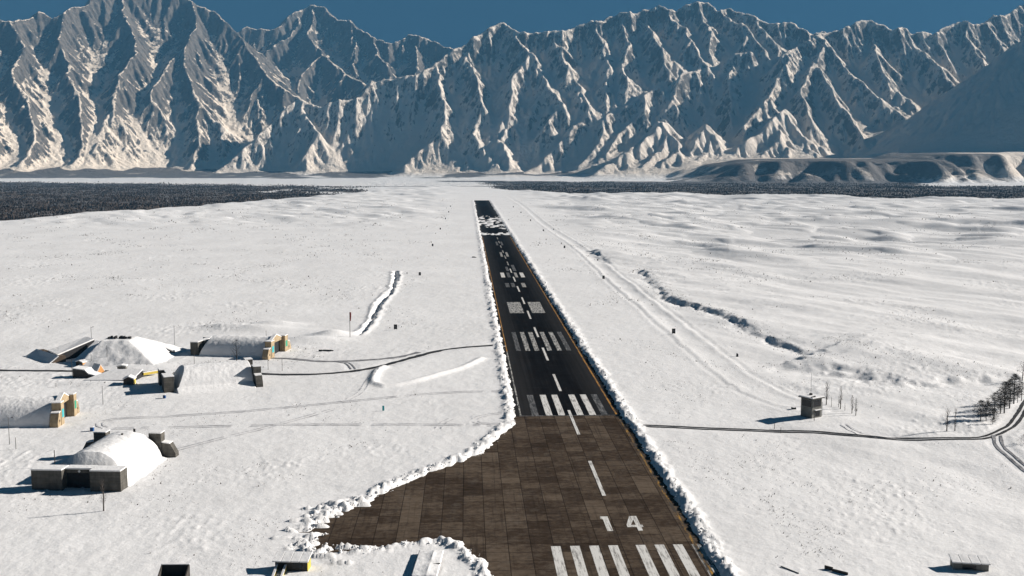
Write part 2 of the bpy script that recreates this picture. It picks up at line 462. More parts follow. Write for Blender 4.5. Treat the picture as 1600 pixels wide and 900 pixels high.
    for o_ in range(4):
        S_ = 300.0 / 2 ** o_
        qx = Xf / S_ + o_ * 7.31; qy = Yf / S_ - o_ * 3.17
        ix = np.floor(qx).astype(np.int64); iy = np.floor(qy).astype(np.int64)
        fx = (qx - ix).astype(np.float32); fy = (qy - iy).astype(np.float32)
        ddx = dirx + ghy * 0.55; ddy = diry - ghx * 0.55
        va = np.zeros_like(gh); vx = np.zeros_like(gh); vy = np.zeros_like(gh); wt = np.zeros_like(gh)
        for i in (-1, 0, 1):
            for j in (-1, 0, 1):
                hx = hash2(ix - i, iy - j, 900 + o_).astype(np.float32) * np.float32(0.5 / 4294967296.0)
                hy = hash2(ix - i, iy - j, 950 + o_).astype(np.float32) * np.float32(0.5 / 4294967296.0)
                px_ = fx + i - hx; py_ = fy + j - hy
                w_ = np.exp(-(px_ * px_ + py_ * py_) * 2.0)
                m_ = (px_ * ddx + py_ * ddy) * np.float32(2 * math.pi)
                sn = -np.sin(m_) * w_
                va += np.cos(m_) * w_; vx += sn * ddx; vy += sn * ddy; wt += w_
        gh += a_ * va / wt; ghx += a_ * vx / wt; ghy += a_ * vy / wt
        a_ *= 0.52
    Hf = Hf + gh * (43.0 - 9.0 * sstep(-1200, -2200, Xf)) * np.clip(gl / 0.75, 0, 1.1) * ampf
    mkf = np.clip((Hf - basef) / 100, 0, 1) * np.clip(ampf * 1.2, 0.1, 1)
    for r in range(EROSION_FINE):
        H0_ = Hf
        Hf = erode(Hf, CELL, 60000, 75, 200 + r, mkf, cap=3.0, ero=0.18, dep=0.2)
        Hf = np.minimum(talus(Hf, CELL, 1.25, 1), H0_ + 0.8)
    low = 1 - np.clip((Hf - basef) / 70, 0, 1)
    for _ in range(6):
        B_ = Hf.copy()
        B_[1:-1, 1:-1] = (Hf[:-2, 1:-1] + Hf[2:, 1:-1] + Hf[1:-1, :-2] + Hf[1:-1, 2:] + Hf[1:-1, 1:-1]) / 5
        Hf = Hf + (B_ - Hf) * low
    B_ = Hf.copy()
    B_[1:-1, 1:-1] = (Hf[:-2, 1:-1] + Hf[2:, 1:-1] + Hf[1:-1, :-2] + Hf[1:-1, 2:] + Hf[1:-1, 1:-1]) / 5
    Hf = Hf + (B_ - Hf) * 0.2
    # mean slope exposes rock on the upper, steeper walls
    rk = rockf + sstep(300, 1250, Hf) * np.where(rockf > 0.05, 0.12, 0.04)
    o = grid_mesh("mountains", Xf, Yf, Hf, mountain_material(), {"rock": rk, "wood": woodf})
    o["kind"] = "structure"
    return o
EROSION_COARSE, EROSION_FINE = 6, 6
import time as _t; _t0 = _t.time()
build_mountains()
print("MOUNTAINS", _t.time() - _t0)
# ------------------------------------------------------------------ runway frame
RW_A = math.atan2(-70.4, 1661.2)
RDX, RDY = math.sin(RW_A), math.cos(RW_A)          # along the runway
RT0 = 30.3                                          # offset of the centre line
def rw(t, u, z=0.0):                                # runway coordinates (t right of centre, u along) to world
    tt = t + RT0
    return Vector((tt * RDY + u * RDX, -tt * RDX + u * RDY, z))
def to_rw(x, y):
    return x * RDY - y * RDX - RT0, x * RDX + y * RDY
def px_line(pts, z=0.4):
    return [tuple(g(px, py, z)[:2]) for px, py in pts]
def dense(pts, step):
    out = [np.array(pts[0], float)]
    P = [np.array(p, float) for p in pts]
    n = len(P)
    for i in range(n - 1):                          # Catmull-Rom through the points
        p0, p1, p2, p3 = P[max(i - 1, 0)], P[i], P[i + 1], P[min(i + 2, n - 1)]
        L = np.linalg.norm(p2 - p1); k = max(1, int(L / step))
        for j in range(1, k + 1):
            t = j / k
            out.append(0.5 * ((2 * p1) + (-p0 + p2) * t + (2 * p0 - 5 * p1 + 4 * p2 - p3) * t * t + (-p0 + 3 * p1 - 3 * p2 + p3) * t ** 3))
    return out
# cleared pavement outline: left edge far to near, round the turn bay, back up the right edge
L_EDGE = [rw(-15.7, u) for u in (2232, 1900, 1500, 1100, 800, 600, 450, 360, 318)]
BAY = [(803, 666), (772, 690), (747, 712), (702, 727), (640, 752), (560, 790), (518, 806), (496, 826), (480, 850), (490, 864), (545, 863), (590, 856), (640, 847), (690, 843), (722, 851), (746, 869), (764, 886), (776, 908), (790, 960), (800, 1010)]
R_EDGE = [rw(15.9, u) for u in (150, 200, 260, 340, 450, 600, 800, 1100, 1500, 1900, 2232)]
OUTLINE = [tuple(p[:2]) for p in L_EDGE] + [tuple(g(px, py)[:2]) for px, py in BAY] + [tuple(rw(15.9, 60)[:2])] + [tuple(p[:2]) for p in R_EDGE]
def inside_poly(X, Y, P):
    r = np.zeros(X.shape, bool); n = len(P); j = n - 1
    for i in range(n):
        xi, yi = P[i]; xj, yj = P[j]
        if yi != yj:
            c = ((yi > Y) != (yj > Y)) & (X < (xj - xi) * (Y - yi) / (yj - yi) + xi)
            r ^= c
        j = i
    return r
TRACK = px_line([(792, 306), (815, 320), (850, 350), (905, 386), (960, 434), (1010, 474), (1060, 515), (1110, 556), (1165, 597), (1215, 622), (1262, 640)])
SCARP = px_line([(1000, 420), (1012, 434), (1030, 452), (1052, 470), (1085, 480), (1120, 489), (1165, 512), (1210, 532), (1245, 545), (1285, 562)])
SCARP2 = px_line([(1215, 566), (1260, 572), (1320, 580), (1370, 590), (1420, 606)])
SCARP3 = px_line([(925, 391), (940, 402), (958, 413)])
TRENCH = px_line([(619, 423), (617, 440), (611, 455), (598, 469), (588, 484), (583, 497), (574, 511), (556, 525)])
ROAD_R = px_line([(978, 664), (1040, 666), (1100, 669), (1250, 675), (1330, 682), (1420, 687), (1500, 688), (1545, 685), (1576, 671), (1592, 652), (1606, 625), (1625, 585)])
ROAD_R2 = px_line([(1558, 684), (1562, 700), (1580, 716), (1604, 734), (1640, 756)])
ROAD_L = px_line([(772, 539), (720, 543), (690, 547), (650, 557), (600, 571), (560, 579), (520, 583), (470, 585), (420, 584), (380, 582), (260, 582), (150, 580), (60, 579), (-40, 577)])
ROAD_L2 = px_line([(418, 559), (450, 560), (500, 564), (560, 563), (620, 558), (655, 550)])
ROAD_S1 = px_line([(520, 564), (542, 567), (552, 577)])
WINDROW = px_line([(600, 574), (588, 582), (583, 600), (600, 604), (640, 598), (690, 584), (725, 574), (752, 561)])
TRACKS = [
    px_line([(795, 612), (700, 613), (560, 626), (400, 641), (260, 651), (180, 655), (155, 662), (166, 669), (200, 670), (300, 667), (480, 664), (660, 664), (770, 665)]),
    px_line([(590, 578), (575, 597), (563, 614), (545, 624)]),
    px_line([(800, 645), (765, 648), (742, 655), (752, 662), (788, 662)]),
    px_line([(705, 655), (694, 660), (685, 670)]),
    px_line([(1305, 660), (1318, 666), (1345, 679), (1400, 685)]),
    px_line([(270, 705), (330, 690), (420, 668), (520, 640)]),
]

def road_mask(X, Y):
    m = np.zeros(X.shape)
    for P, w in ((ROAD_R, 2.4), (ROAD_R2, 2.2), (ROAD_L, 1.9), (ROAD_L2, 2.0), (ROAD_S1, 1.6)):
        xs = [p[0] for p in P]; ys = [p[1] for p in P]
        sel = (X > min(xs) - 8) & (X < max(xs) + 8) & (Y > min(ys) - 8) & (Y < max(ys) + 8)
        if not sel.any(): continue
        d, _ = seg_dist(X[sel], Y[sel], dense(P, 6.0))
        m[sel] = np.maximum(m[sel], 1 - sstep(w, w + 1.6, d))
    return m

def ground_smooth(X, Y):
    """broad shape of the snow plain: dunes, scarps, brow, without small roughness"""
    D = np.maximum(Y, 1.0)
    t, u = to_rw(X, Y)
    z = np.full(X.shape, 0.42)
    # dunes right of the perimeter track and beyond the left field
    right = sstep(60, 200, t) * sstep(560, 900, Y) * (1 - 0.3 * sstep(60, 0, t - 60))
    leftf = sstep(-40, -140, t) * sstep(1150, 1500, Y)
    a = 0.5
    xr = X * math.cos(a) + Y * math.sin(a); yr = -X * math.sin(a) + Y * math.cos(a)
    dn = fbm(xr / 150, yr / 330, 3, 301)
    dn2 = np.maximum(0, fbm(xr / 70 + 3, yr / 170, 2, 321) + 0.05)
    hump = np.maximum(0, fbm(xr / 42, yr / 75, 2, 331) - 0.05) ** 0.8
    z = z + right * (dn * 8.0 + dn2 * 6.0 + hump * 5.0 * sstep(700, 1000, Y)) + leftf * (dn * 4.5 + dn2 * 5.0 + hump * 3.0)
    far = np.exp(-((t - 20) / 60.0) ** 2)
    z = z + (1 - far) * 0.35 * fbm(X / 38, Y / 60, 2, 341) * sstep(150, 260, Y)
    # soft undulation close by on the right
    z = z + sstep(40, 90, t) * (1 - sstep(900, 1200, Y)) * fbm(xr / 40, yr / 120, 3, 351) * 1.5
    def scarp(P, h, wid, fade, z):
        xs = [p[0] for p in P]; ys = [p[1] for p in P]
        sel = (X > min(xs) - 40) & (X < max(xs) + fade + 40) & (Y > min(ys) - 60) & (Y < max(ys) + fade)
        if not sel.any(): return z
        Q = dense(P, 10.0)
        x = X[sel] + fbm(X[sel] / 9, Y[sel] / 9, 3, 371) * 5; y = Y[sel] + fbm(X[sel] / 9, Y[sel] / 9, 3, 381) * 5
        d, par = seg_dist(x, y, Q)
        # signed: positive on the right / far side
        n = len(Q) - 1
        k = np.clip((par * n).astype(int), 0, n - 1)
        qa = np.array([q for q in Q])
        ax = qa[k, 0]; ay = qa[k, 1]; bx = qa[k + 1, 0]; by = qa[k + 1, 1]
        side = (bx - ax) * (y - ay) - (by - ay) * (x - ax)
        sd = np.where(side > 0, d, -d)
        ends = sstep(0, 0.12, par) * sstep(1, 0.88, par)
        s1 = par * n / 2.6
        h = h * np.clip(0.85 + 0.7 * fbm(s1, s1 * 0 + 0.5, 3, 376), 0.3, 1.2)
        wid = wid * np.clip(1 + 1.1 * fbm(s1 * 1.4, s1 * 0 + 7.5, 2, 377), 0.45, 1.8)
        prof = sstep(-wid, wid, sd) * (1 - sstep(fade * 0.3, fade, sd))
        lip = -0.35 * np.exp(-((sd + wid) / (wid * 0.8)) ** 2)
        z = z.copy(); z[sel] += (prof * h + lip * h) * ends
        return z
    z = scarp(SCARP, 1.7, 3.4, 130, z)
    z = scarp(SCARP2, 1.7, 6.5, 90, z)
    z = scarp(SCARP3, 2.0, 4.0, 120, z)
    # perimeter track: a flat bed with low shoulders
    xs = [p[0] for p in TRACK]; ys = [p[1] for p in TRACK]
    sel = (X > min(xs) - 30) & (X < max(xs) + 30) & (Y > min(ys) - 30) & (Y < max(ys) + 30)
    if sel.any():
        d, par = seg_dist(X[sel] + fbm(X[sel] / 14, Y[sel] / 30, 2, 391) * 1.5, Y[sel], dense(TRACK, 12.0))
        b = 0.30 * np.exp(-((d - 5.2) / 1.5) ** 2) + 0.12 * np.exp(-((d - 9.5) / 1.5) ** 2) - 0.2 * np.exp(-(d / 3.2) ** 2) - 0.12 * np.exp(-((d - 7.4) / 1.0) ** 2)
        z[sel] += b * (0.6 + 0.4 * sstep(0, 0.2, par)) * (1 - 0.5 * sstep(0.85, 1.0, par))
    # trench
    xs = [p[0] for p in TRENCH]; ys = [p[1] for p in TRENCH]
    sel = (X > min(xs) - 20) & (X < max(xs) + 20) & (Y > min(ys) - 25) & (Y < max(ys) + 25)
    if sel.any():
        jx = X[sel] + fbm(X[sel] / 6, Y[sel] / 14, 3, 401) * 2.2
        d, par = seg_dist(jx, Y[sel], dense(TRENCH, 8.0))
        w = 0.65 + 0.6 * np.abs(np.sin(par * 6.5 + 0.6))
        ends = sstep(0, 0.05, par) * sstep(1, 0.95, par)
        z[sel] += ends * (-2.2 * np.exp(-(d / w) ** 4) + 0.55 * np.exp(-((d - w - 1.3) / 1.3) ** 2))
    # windrow of ploughed snow beside the shelter road
    xs = [p[0] for p in WINDROW]; ys = [p[1] for p in WINDROW]
    sel = (X > min(xs) - 12) & (X < max(xs) + 12) & (Y > min(ys) - 12) & (Y < max(ys) + 12)
    if sel.any():
        d, par = seg_dist(X[sel], Y[sel], dense(WINDROW, 5.0))
        z[sel] += 0.9 * np.exp(-(d / 1.5) ** 2)
    # a few snow heaps
    for (px, py, h, rx, ry) in ((430, 508, 2.2, 11, 6), (520, 524, 2.6, 8, 7), (480, 532, 1.8, 14, 6), (405, 515, 2.0, 16, 6), (350, 512, 1.6, 12, 5), (150, 600, 0.9, 14, 5), (215, 573, 1.0, 12, 6)):
        c = g(px, py, 0.4)
        z = z + h * np.exp(-((X - c.x) / rx) ** 2 - ((Y - c.y) / ry) ** 2)
    # the brow
    bd = brow_dist(X, Y)
    z = z - 19.5 * sstep(0.985, 1.13, D / bd)
    z = z * (1 - sstep(4200, 4600, Y)) + (-22.6) * sstep(4200, 4600, Y)
    return z

def clear_sd(X, Y):
    """signed distance outside the ploughed pavement (positive = on the snow side)"""
    sd = np.full(X.shape, 99.0)
    t, u = to_rw(X, Y)
    sel = (t > -90) & (t < 45) & (u > 40) & (u < 2300)
    x = X[sel]; y = Y[sel]
    d, _ = seg_dist(x, y, OUTLINE + [OUTLINE[0]])
    d = np.where(inside_poly(x, y, OUTLINE), -d, d)
    us = u[sel]; ts = t[sel]
    bay = sstep(-16, -30, ts) * sstep(300, 270, us)
    j = fbm(x / 2.2, y / 2.2, 3, 501) * 0.9 + fbm(x / 9, y / 9, 2, 511) * 1.2
    jag = fbm(x / 12, y / 1.5, 2, 521) * 9.0 * sstep(-46, -57, ts) * sstep(236, 226, us) + fbm(x / 3.0, y / 4.0, 2, 531) * 1.4 * bay
    sd[sel] = d + j * np.clip(0.6 + us / 1500, 0, 1.6) + jag
    return sd

def build_ground():
    ys = np.concatenate([np.linspace(-300, 104, 14), 110 * np.exp(np.arange(0, math.log(4950 / 110.0), 0.0037))])
    un = np.linspace(-1, 1, 1150)
    half = 0.60 * np.maximum(ys, 110) + 100
    Y = np.repeat(ys[:, None], len(un), 1); X = half[:, None] * un[None, :]
    Z = ground_smooth(X, Y)
    t, u = to_rw(X, Y)
    rm = road_mask(X, Y)
    # small roughness
    near = 1 - sstep(700, 1300, Y)
    patch = sstep(0.0, 0.5, fbm(X / 55, Y / 55, 3, 601))
    rough = fbm(X / 9.0, Y / 9.0, 3, 611) * 0.12 + fbm(X / 2.0, Y / 2.0, 2, 621) * 0.05
    tus = np.maximum(0, perlin(X / 1.5, Y / 1.5, 631) - 0.12) * (0.06 + patch) * 0.8
    tus2 = np.maximum(0, perlin(X / 3.6, Y / 4.2, 641) - 0.15) * (0.05 + patch) * 0.75 * sstep(250, 420, Y)
    farb = np.maximum(0, perlin(X / 9, Y / 14, 651) - 0.1) * patch * 0.9 * sstep(600, 1000, Y)
    quiet = np.exp(-(np.minimum(np.abs(t + 45), 60) / 60.0) ** 2 * 0.5)        # calmer snow on the infield by the runway
    Z = Z + (rough + (tus * near + tus2 + farb * 0.7) * (0.35 + 0.65 * sstep(30, 80, np.abs(t)))) * (1 - rm)
    Z = Z - 0.16 * rm
    # ploughed pavement and its banks
    sd = clear_sd(X, Y)
    n1 = fbm(X / 1.1, Y / 1.1, 3, 701); n2 = fbm(X / 3.2, Y / 3.2, 2, 711)
    gr = np.clip(0.8 + u / 900, 0.8, 2.0)                                      # banks: broader where the plough threw it far
    bank = np.exp(-((sd - 2.0) / (1.4 * gr ** 0.4)) ** 2) * np.clip(0.62 + 1.3 * n1 + 1.1 * n2 + 0.9 * fbm(X / 14, Y / 14, 2, 741), 0.0, 2.4)
    bank = bank * sstep(2300, 2200, u)
    Z = Z * sstep(-0.2, 0.7, sd) + (-0.35) * (1 - sstep(-0.2, 0.7, sd)) + bank * sstep(0.0, 0.8, sd) * 0.72
    # drifted snow lying on the far end of the runway
    on = sd < 0.3
    drift = sstep(0.10, 0.30, fbm(X / 8, Y / 34, 3, 721) + 0.55 * np.exp(-((u - 1390) / 150.0) ** 4) - 0.32)
    drift = np.maximum(drift * sstep(1180, 1240, u) * sstep(1640, 1560, u), sstep(-0.25, 0.05, fbm(X / 4, Y / 25, 2, 731)) * np.exp(-((u - 1150) / 24.0) ** 4))
    Z = np.where(on, np.maximum(Z, -0.35 + drift * 0.62), Z)
    # woods floor
    wood = wood_mask(X, Y)
    m = ground_material()
    o = grid_mesh("snow_field", X, Y, Z, m, {"wood": wood})
    o["kind"] = "structure"
    return o

def ground_material():
    s = NT("snow")
    big = s.noise(0.018, 4, 0.55)
    c = s.ramp(big, [(0.3, (0.755, 0.75, 0.745)), (0.7, (0.83, 0.825, 0.82))])
    w = s.ramp(s.math('ADD', s.attr("wood"), s.math('MULTIPLY', s.math('SUBTRACT', s.noise(0.02, 5, 0.65), 0.5), 1.2)), [(0.42, 0.0), (0.6, 1.0)])
    c = s.mix(w, c, s.ramp(s.noise(0.06, 6, 0.75), [(0.40, (0.06, 0.052, 0.05)), (0.58, (0.12, 0.11, 0.105)), (0.66, (0.6, 0.6, 0.6))]))
    s.col(c); s.rough(0.65)
    s.bump(s.math('ADD', s.noise(1.1, 5, 0.65), s.math('MULTIPLY', s.noise(0.22, 3, 0.6), 2.0)), 0.4, 0.3)
    return s.m

# ------------------------------------------------------------------ pavement
def asphalt_material():
    s = NT("asphalt")
    v = s.objc()
    n = s.noise(0.25, 6, 0.7, v, (1.0, 0.25, 1))
    streak = s.noise(0.9, 4, 0.6, v, (1.0, 0.02, 1))
    xr = s.noise(0.35, 3, 0.6, v, (0.05, 1.0, 1))
    c = s.ramp(s.math('ADD', s.math('MULTIPLY', n, 0.5), s.math('MULTIPLY', streak, 0.5)), [(0.3, (0.004, 0.004, 0.0045)), (0.55, (0.010, 0.010, 0.011)), (0.75, (0.026, 0.026, 0.027))])
    sx = s.n('ShaderNodeSeparateXYZ'); s.l(v, sx.inputs[0])
    lane = s.math('ADD', s.math('ABSOLUTE', sx.outputs[0]), s.math('MULTIPLY', s.math('SUBTRACT', s.noise(0.9, 4, 0.6, v, (1.0, 0.012, 1)), 0.5), 9.0))
    c = s.mix(s.ramp(s.math('DIVIDE', lane, 16.0), [(0.35, 0.0), (0.85, 0.55)]), c, (0.040, 0.039, 0.039))
    c = s.mix(s.ramp(xr, [(0.60, 0.0), (0.76, 0.25)]), c, (0.05, 0.049, 0.048))
    s.col(c); s.rough(0.85); s.b.inputs['Specular IOR Level'].default_value = 0.0
    s.bump(s.noise(3.0, 4, 0.7), 0.3, 0.02)
    return s.m
def concrete_material():
    s = NT("slab_concrete")
    v = s.objc()
    sx = s.n("ShaderNodeSeparateXYZ"); s.l(v, sx.inputs[0])
    skid = s.noise(1.1, 5, 0.65, v, (1.0, 0.03, 1))
    S = 4.5
    fx = s.math('DIVIDE', s.math('ADD', sx.outputs[0], 450.0), S); fy = s.math('DIVIDE', s.math('ADD', sx.outputs[1], 450.0), S)
    cx = s.math('FLOOR', fx); cy = s.math('FLOOR', fy)
    cb = s.n("ShaderNodeCombineXYZ"); s.l(cx, cb.inputs[0]); s.l(cy, cb.inputs[1])
    wn_ = s.n("ShaderNodeTexWhiteNoise", noise_dimensions='3D'); s.l(cb.outputs[0], wn_.inputs["Vector"])
    cb2 = s.n("ShaderNodeCombineXYZ"); s.l(cx, cb2.inputs[0]); s.l(s.math('FLOOR', s.math('DIVIDE', cy, 4.0)), cb2.inputs[1])
    wn2 = s.n("ShaderNodeTexWhiteNoise", noise_dimensions='3D'); s.l(cb2.outputs[0], wn2.inputs["Vector"])
    grime = s.noise(0.8, 8, 0.74, v, (0.65, 1.0, 1))
    blot = s.noise(0.07, 4, 0.6, v)
    val = s.math('ADD', s.math('MULTIPLY', wn_.outputs["Value"], 0.17), s.math('MULTIPLY', wn2.outputs["Value"], 0.13))
    val = s.math('ADD', val, s.math('MULTIPLY', grime, 0.78)); val = s.math('ADD', val, s.math('MULTIPLY', blot, 0.30))
    c = s.ramp(val, [(0.36, (0.016, 0.0115, 0.008)), (0.62, (0.052, 0.038, 0.028)), (0.86, (0.125, 0.097, 0.072))])
    c = s.mix(s.ramp(skid, [(0.54, 0.0), (0.70, 0.55)]), c, (0.018, 0.014, 0.012))
    c = s.mix(s.ramp(s.noise(0.16, 6, 0.7, v), [(0.56, 0.0), (0.70, 0.45)]), c, (0.14, 0.118, 0.095))
    jx = s.math('ABSOLUTE', s.math('SUBTRACT', s.math('FRACT', fx), 0.5)); jy = s.math('ABSOLUTE', s.math('SUBTRACT', s.math('FRACT', fy), 0.5))
    j = s.math('MAXIMUM', jx, jy)
    jf = s.ramp(j, [(0.472, 0.0), (0.492, 0.8)])
    c = s.mix(jf, c, (0.012, 0.010, 0.009))
    s.col(c); s.rough(0.9); s.b.inputs['Specular IOR Level'].default_value = 0.0
    s.bump(grime, 0.25, 0.03)
    return s.m
def paint_material(name, colr, keep, under=(0.03, 0.03, 0.03)):
    s = NT(name)
    v = s.objc()
    n = s.noise(0.8, 6, 0.75, v, (1.0, 0.35, 1)); n2 = s.noise(2.5, 4, 0.7, v, (1.0, 0.06, 1))
    f = s.ramp(s.math('ADD', s.math('MULTIPLY', n, 0.45), s.math('MULTIPLY', n2, 0.55)), [(keep - 0.07, 0.0), (keep + 0.08, 1.0)])
    s.col(s.mix(f, under, colr)); s.rough(0.7)
    return s.m

def poly_obj(name, pts, z, mat, parent=None, frame=None):
    """flat n-gon given in runway coordinates, kept in the runway's own frame"""
    bm = bmesh.new()
    for loop in pts:
        bm.faces.new([bm.verts.new((p[0], p[1], z)) for p in loop])
    bmesh.ops.recalc_face_normals(bm, faces=bm.faces)
    for f in bm.faces:
        if f.normal.z < 0: f.normal_flip()
    me = bpy.data.meshes.new(name); bm.to_mesh(me); bm.free()
    me.materials.append(mat)
    o = bpy.data.objects.new(name, me); C.objects.link(o)
    if parent: o.parent = parent
    return o

def build_runway():
    org = rw(0, 0)
    asp = poly_obj("runway", [[(-19, 309.5), (19, 309.5), (19, 2232), (-19, 2232)]], 0.0, asphalt_material())
    con = poly_obj("concrete_apron", [[(-72, 60), (19, 60), (19, 309.5), (-72, 309.5)]], 0.0, concrete_material())
    for o in (asp, con):
        o.location = org; o.rotation_euler = (0, 0, -RW_A); o["kind"] = "structure"
    fresh = paint_material("white_paint", (0.66, 0.65, 0.62), 0.43, (0.09, 0.08, 0.07))
    worn = paint_material("worn_white_paint", (0.52, 0.51, 0.48), 0.50, (0.04, 0.04, 0.04))
    thin = paint_material("faded_white_paint", (0.22, 0.22, 0.22), 0.53, (0.025, 0.025, 0.025))
    yel = paint_material("yellow_paint", (0.42, 0.20, 0.03), 0.47, (0.03, 0.03, 0.03))
    yel2 = paint_material("broken_yellow_paint", (0.50, 0.26, 0.03), 0.56, (0.05, 0.04, 0.03))
    def rect(name, t0, t1, u0, u1, mat, par, z=0.012):
        return poly_obj(name, [[(t0, u0), (t1, u0), (t1, u1), (t0, u1)]], z, mat, par)
    # threshold bars near the camera
    for t in (-14.1, -10.3, -6.5, -2.7, 2.75, 6.5, 10.2, 13.9):
        rect("threshold_stripe", t, t + 1.9, 171, 201, worn if t > 13 else fresh, con)
    # runway number
    one = [(-2.35, 217.0), (-2.1, 218.3), (-0.55, 218.3), (-0.55, 209.2), (-1.75, 209.2), (-1.75, 216.4)]
    n1 = poly_obj("runway_number", [one], 0.012, fresh, con)
    q4 = lambda t: 2.75 + (t - 2.6) * 0.80
    a4 = [[(5.0, 209.2), (6.2, 209.2), (6.2, 218.3), (5.0, 218.3)], [(2.6, 211.4), (4.99, 211.4), (4.99, 212.7), (3.75, 212.7), (2.6, 212.8)],
          [(6.21, 211.4), (6.75, 211.4), (6.75, 212.7), (6.21, 212.7)], [(2.6, 212.81), (3.75, 212.71), (4.99, 216.1), (4.99, 218.3), (4.3, 218.3)]]
    a4 = [[(q4(t), u) for t, u in lp] for lp in a4]
    n4 = poly_obj("runway_number", a4, 0.012, fresh, con)
    # centre line
    for (a, b) in ((232.5, 261), (287.5, 317)):
        rect("centreline_dash", 0.15, 1.0, a, b, fresh, con, 0.016)
    u = 344.6
    k = 0
    while u < 1140:
        rect("centreline_dash", 0.05, 0.95, u, u + 28.5, fresh if u < 760 else worn, asp, 0.012); u += 55.4; k += 1
    for t, m in ((-11.1, thin), (-6.9, fresh), (-3.1, fresh), (2.5, fresh), (6.3, fresh), (9.9, thin)):
        rect("threshold_stripe", t, t + 2.0, 310.5, 339, m, asp)
    for t, m in ((-10.7, thin), (-6.9, worn), (-3.2, worn), (2.0, worn), (6.0, worn), (9.8, thin)):
        rect("threshold_stripe", t, t + 1.9, 421.5, 469.5, m, asp)
    rect("aiming_point_mark", -8.8, -1.6, 531, 574, worn, asp); rect("aiming_point_mark", 2.5, 9.2, 531, 574, worn, asp)
    for (t, w, u0, u1, m) in ((-7.6, 2.6, 702, 733, fresh), (5.7, 2.6, 702, 733, fresh), (-3.3, 2.0, 702, 733, thin), (1.9, 1.8, 702, 733, worn), (-6.6, 2.4, 645, 668, thin), (-2.9, 2.2, 645, 668, thin), (3.6, 2.4, 645, 668, worn),
                              (-2.6, 1.8, 745, 775, thin), (2.2, 2.2, 745, 790, thin), (-2.8, 1.8, 862, 905, worn), (2.0, 1.9, 862, 905, worn), (-3.0, 1.8, 985, 1030, thin), (1.6, 1.8, 985, 1030, thin)):
        rect("touchdown_mark", t, t + w, u0, u1, m, asp)
    rect("edge_line", 14.2, 14.75, 311, 1100, yel, asp, 0.014)
    rect("edge_line", -14.75, -14.3, 420, 1100, yel, asp, 0.014)
    rect("edge_line", -14.75, -14.3, 311, 419.9, worn, asp, 0.014)
    rect("edge_line", 14.3, 14.95, 170, 309, yel2, con, 0.014)
    rect("threshold_bar", -15, 15, 309.7, 310.4, thin, asp, 0.010)
    # rubber skid marks
    rub = paint_material("tyre_rubber", (0.006, 0.006, 0.006), 0.50, (0.02, 0.02, 0.02))

def ribbon(name, line, width, mat, kind="structure", zoff=0.03, step=2.5, off=0.0, jit=0.0, gap=0.0, seed=1):
    """one strip of surface laid along a path over the smooth snow"""
    P = dense(line, step); rng = np.random.default_rng(seed)
    co = []; fc = []
    A = np.array(P); T = np.gradient(A, axis=0); T /= np.linalg.norm(T, axis=1)[:, None] + 1e-9
    N = np.stack([T[:, 1], -T[:, 0]], 1)
    w = width / 2 * (1 + jit * rng.uniform(-1, 1, len(A)))
    w2 = width / 2 * (1 + jit * rng.uniform(-1, 1, len(A)))
    a = A + N * (off - w)[:, None]; b = A + N * (off + w2)[:, None]
    za = ground_smooth(a[:, 0], a[:, 1]) + zoff; zb = ground_smooth(b[:, 0], b[:, 1]) + zoff
    n = len(A)
    co = np.concatenate([np.column_stack([a, za]), np.column_stack([b, zb])])
    i = np.arange(n - 1)
    keep = rng.random(n - 1) >= gap
    fc = np.stack([i, i + n, i + 1 + n, i + 1], 1)[keep]
    return co, fc
def join_strips(name, strips, mat):
    cs, fs, o_ = [], [], 0
    for c, f in strips:
        cs.append(c); fs.append(f + o_); o_ += len(c)
    o = np_mesh(name, np.concatenate(cs), np.concatenate(fs), mat, smooth=False)
    o["kind"] = "structure"
    return o
def mud_material():
    s = NT("wet_road")
    n = s.noise(0.6, 5, 0.7)
    s.col(s.ramp(n, [(0.35, (0.012, 0.012, 0.014)), (0.6, (0.035, 0.033, 0.032)), (0.72, (0.25, 0.25, 0.26))])); s.rough(0.6); return s.m
def slush_material():
    s = NT("packed_slush")
    n = s.noise(0.5, 5, 0.7)
    s.col(s.ramp(n, [(0.35, (0.10, 0.10, 0.11)), (0.6, (0.32, 0.32, 0.33)), (0.75, (0.65, 0.65, 0.66))])); s.rough(0.7); return s.m
def rut_material():
    s = NT("tyre_ruts")
    n = s.noise(0.4, 4, 0.7)
    s.col(s.ramp(n, [(0.35, (0.40, 0.40, 0.42)), (0.65, (0.72, 0.72, 0.73))])); s.rough(0.7); return s.m
def build_roads():
    mud, sl, rut = mud_material(), slush_material(), rut_material()
    join_strips("access_road", [ribbon("", ROAD_R, 0.95, mud, off=-0.85, jit=0.25, seed=1, zoff=-0.05), ribbon("", ROAD_R, 0.95, mud, off=0.85, jit=0.25, seed=2, zoff=-0.05)], mud)
    join_strips("farm_track", [ribbon("", ROAD_R2, 0.8, sl, off=-0.9, jit=0.3, seed=3, zoff=-0.05), ribbon("", ROAD_R2, 0.8, sl, off=0.9, jit=0.3, seed=4, zoff=-0.05)], sl)
    join_strips("shelter_road", [ribbon("", ROAD_L, 2.6, mud, jit=0.3, seed=5, zoff=-0.05)], mud)
    join_strips("shelter_lane", [ribbon("", ROAD_L2, 2.6, sl, jit=0.4, seed=6, zoff=-0.05), ribbon("", ROAD_S1, 0.6, mud, off=-0.8, seed=7, zoff=-0.05), ribbon("", ROAD_S1, 0.6, mud, off=0.8, seed=8, zoff=-0.05)], sl)
    st = []
    for i, L in enumerate(TRACKS):
        for s_ in (-0.85, 0.85):
            st.append(ribbon("", L, 0.42, rut, off=s_, jit=0.5, gap=0.12, seed=20 + i, zoff=0.14))
    join_strips("tyre_tracks", st, rut)

build_ground()
build_runway()
build_roads()
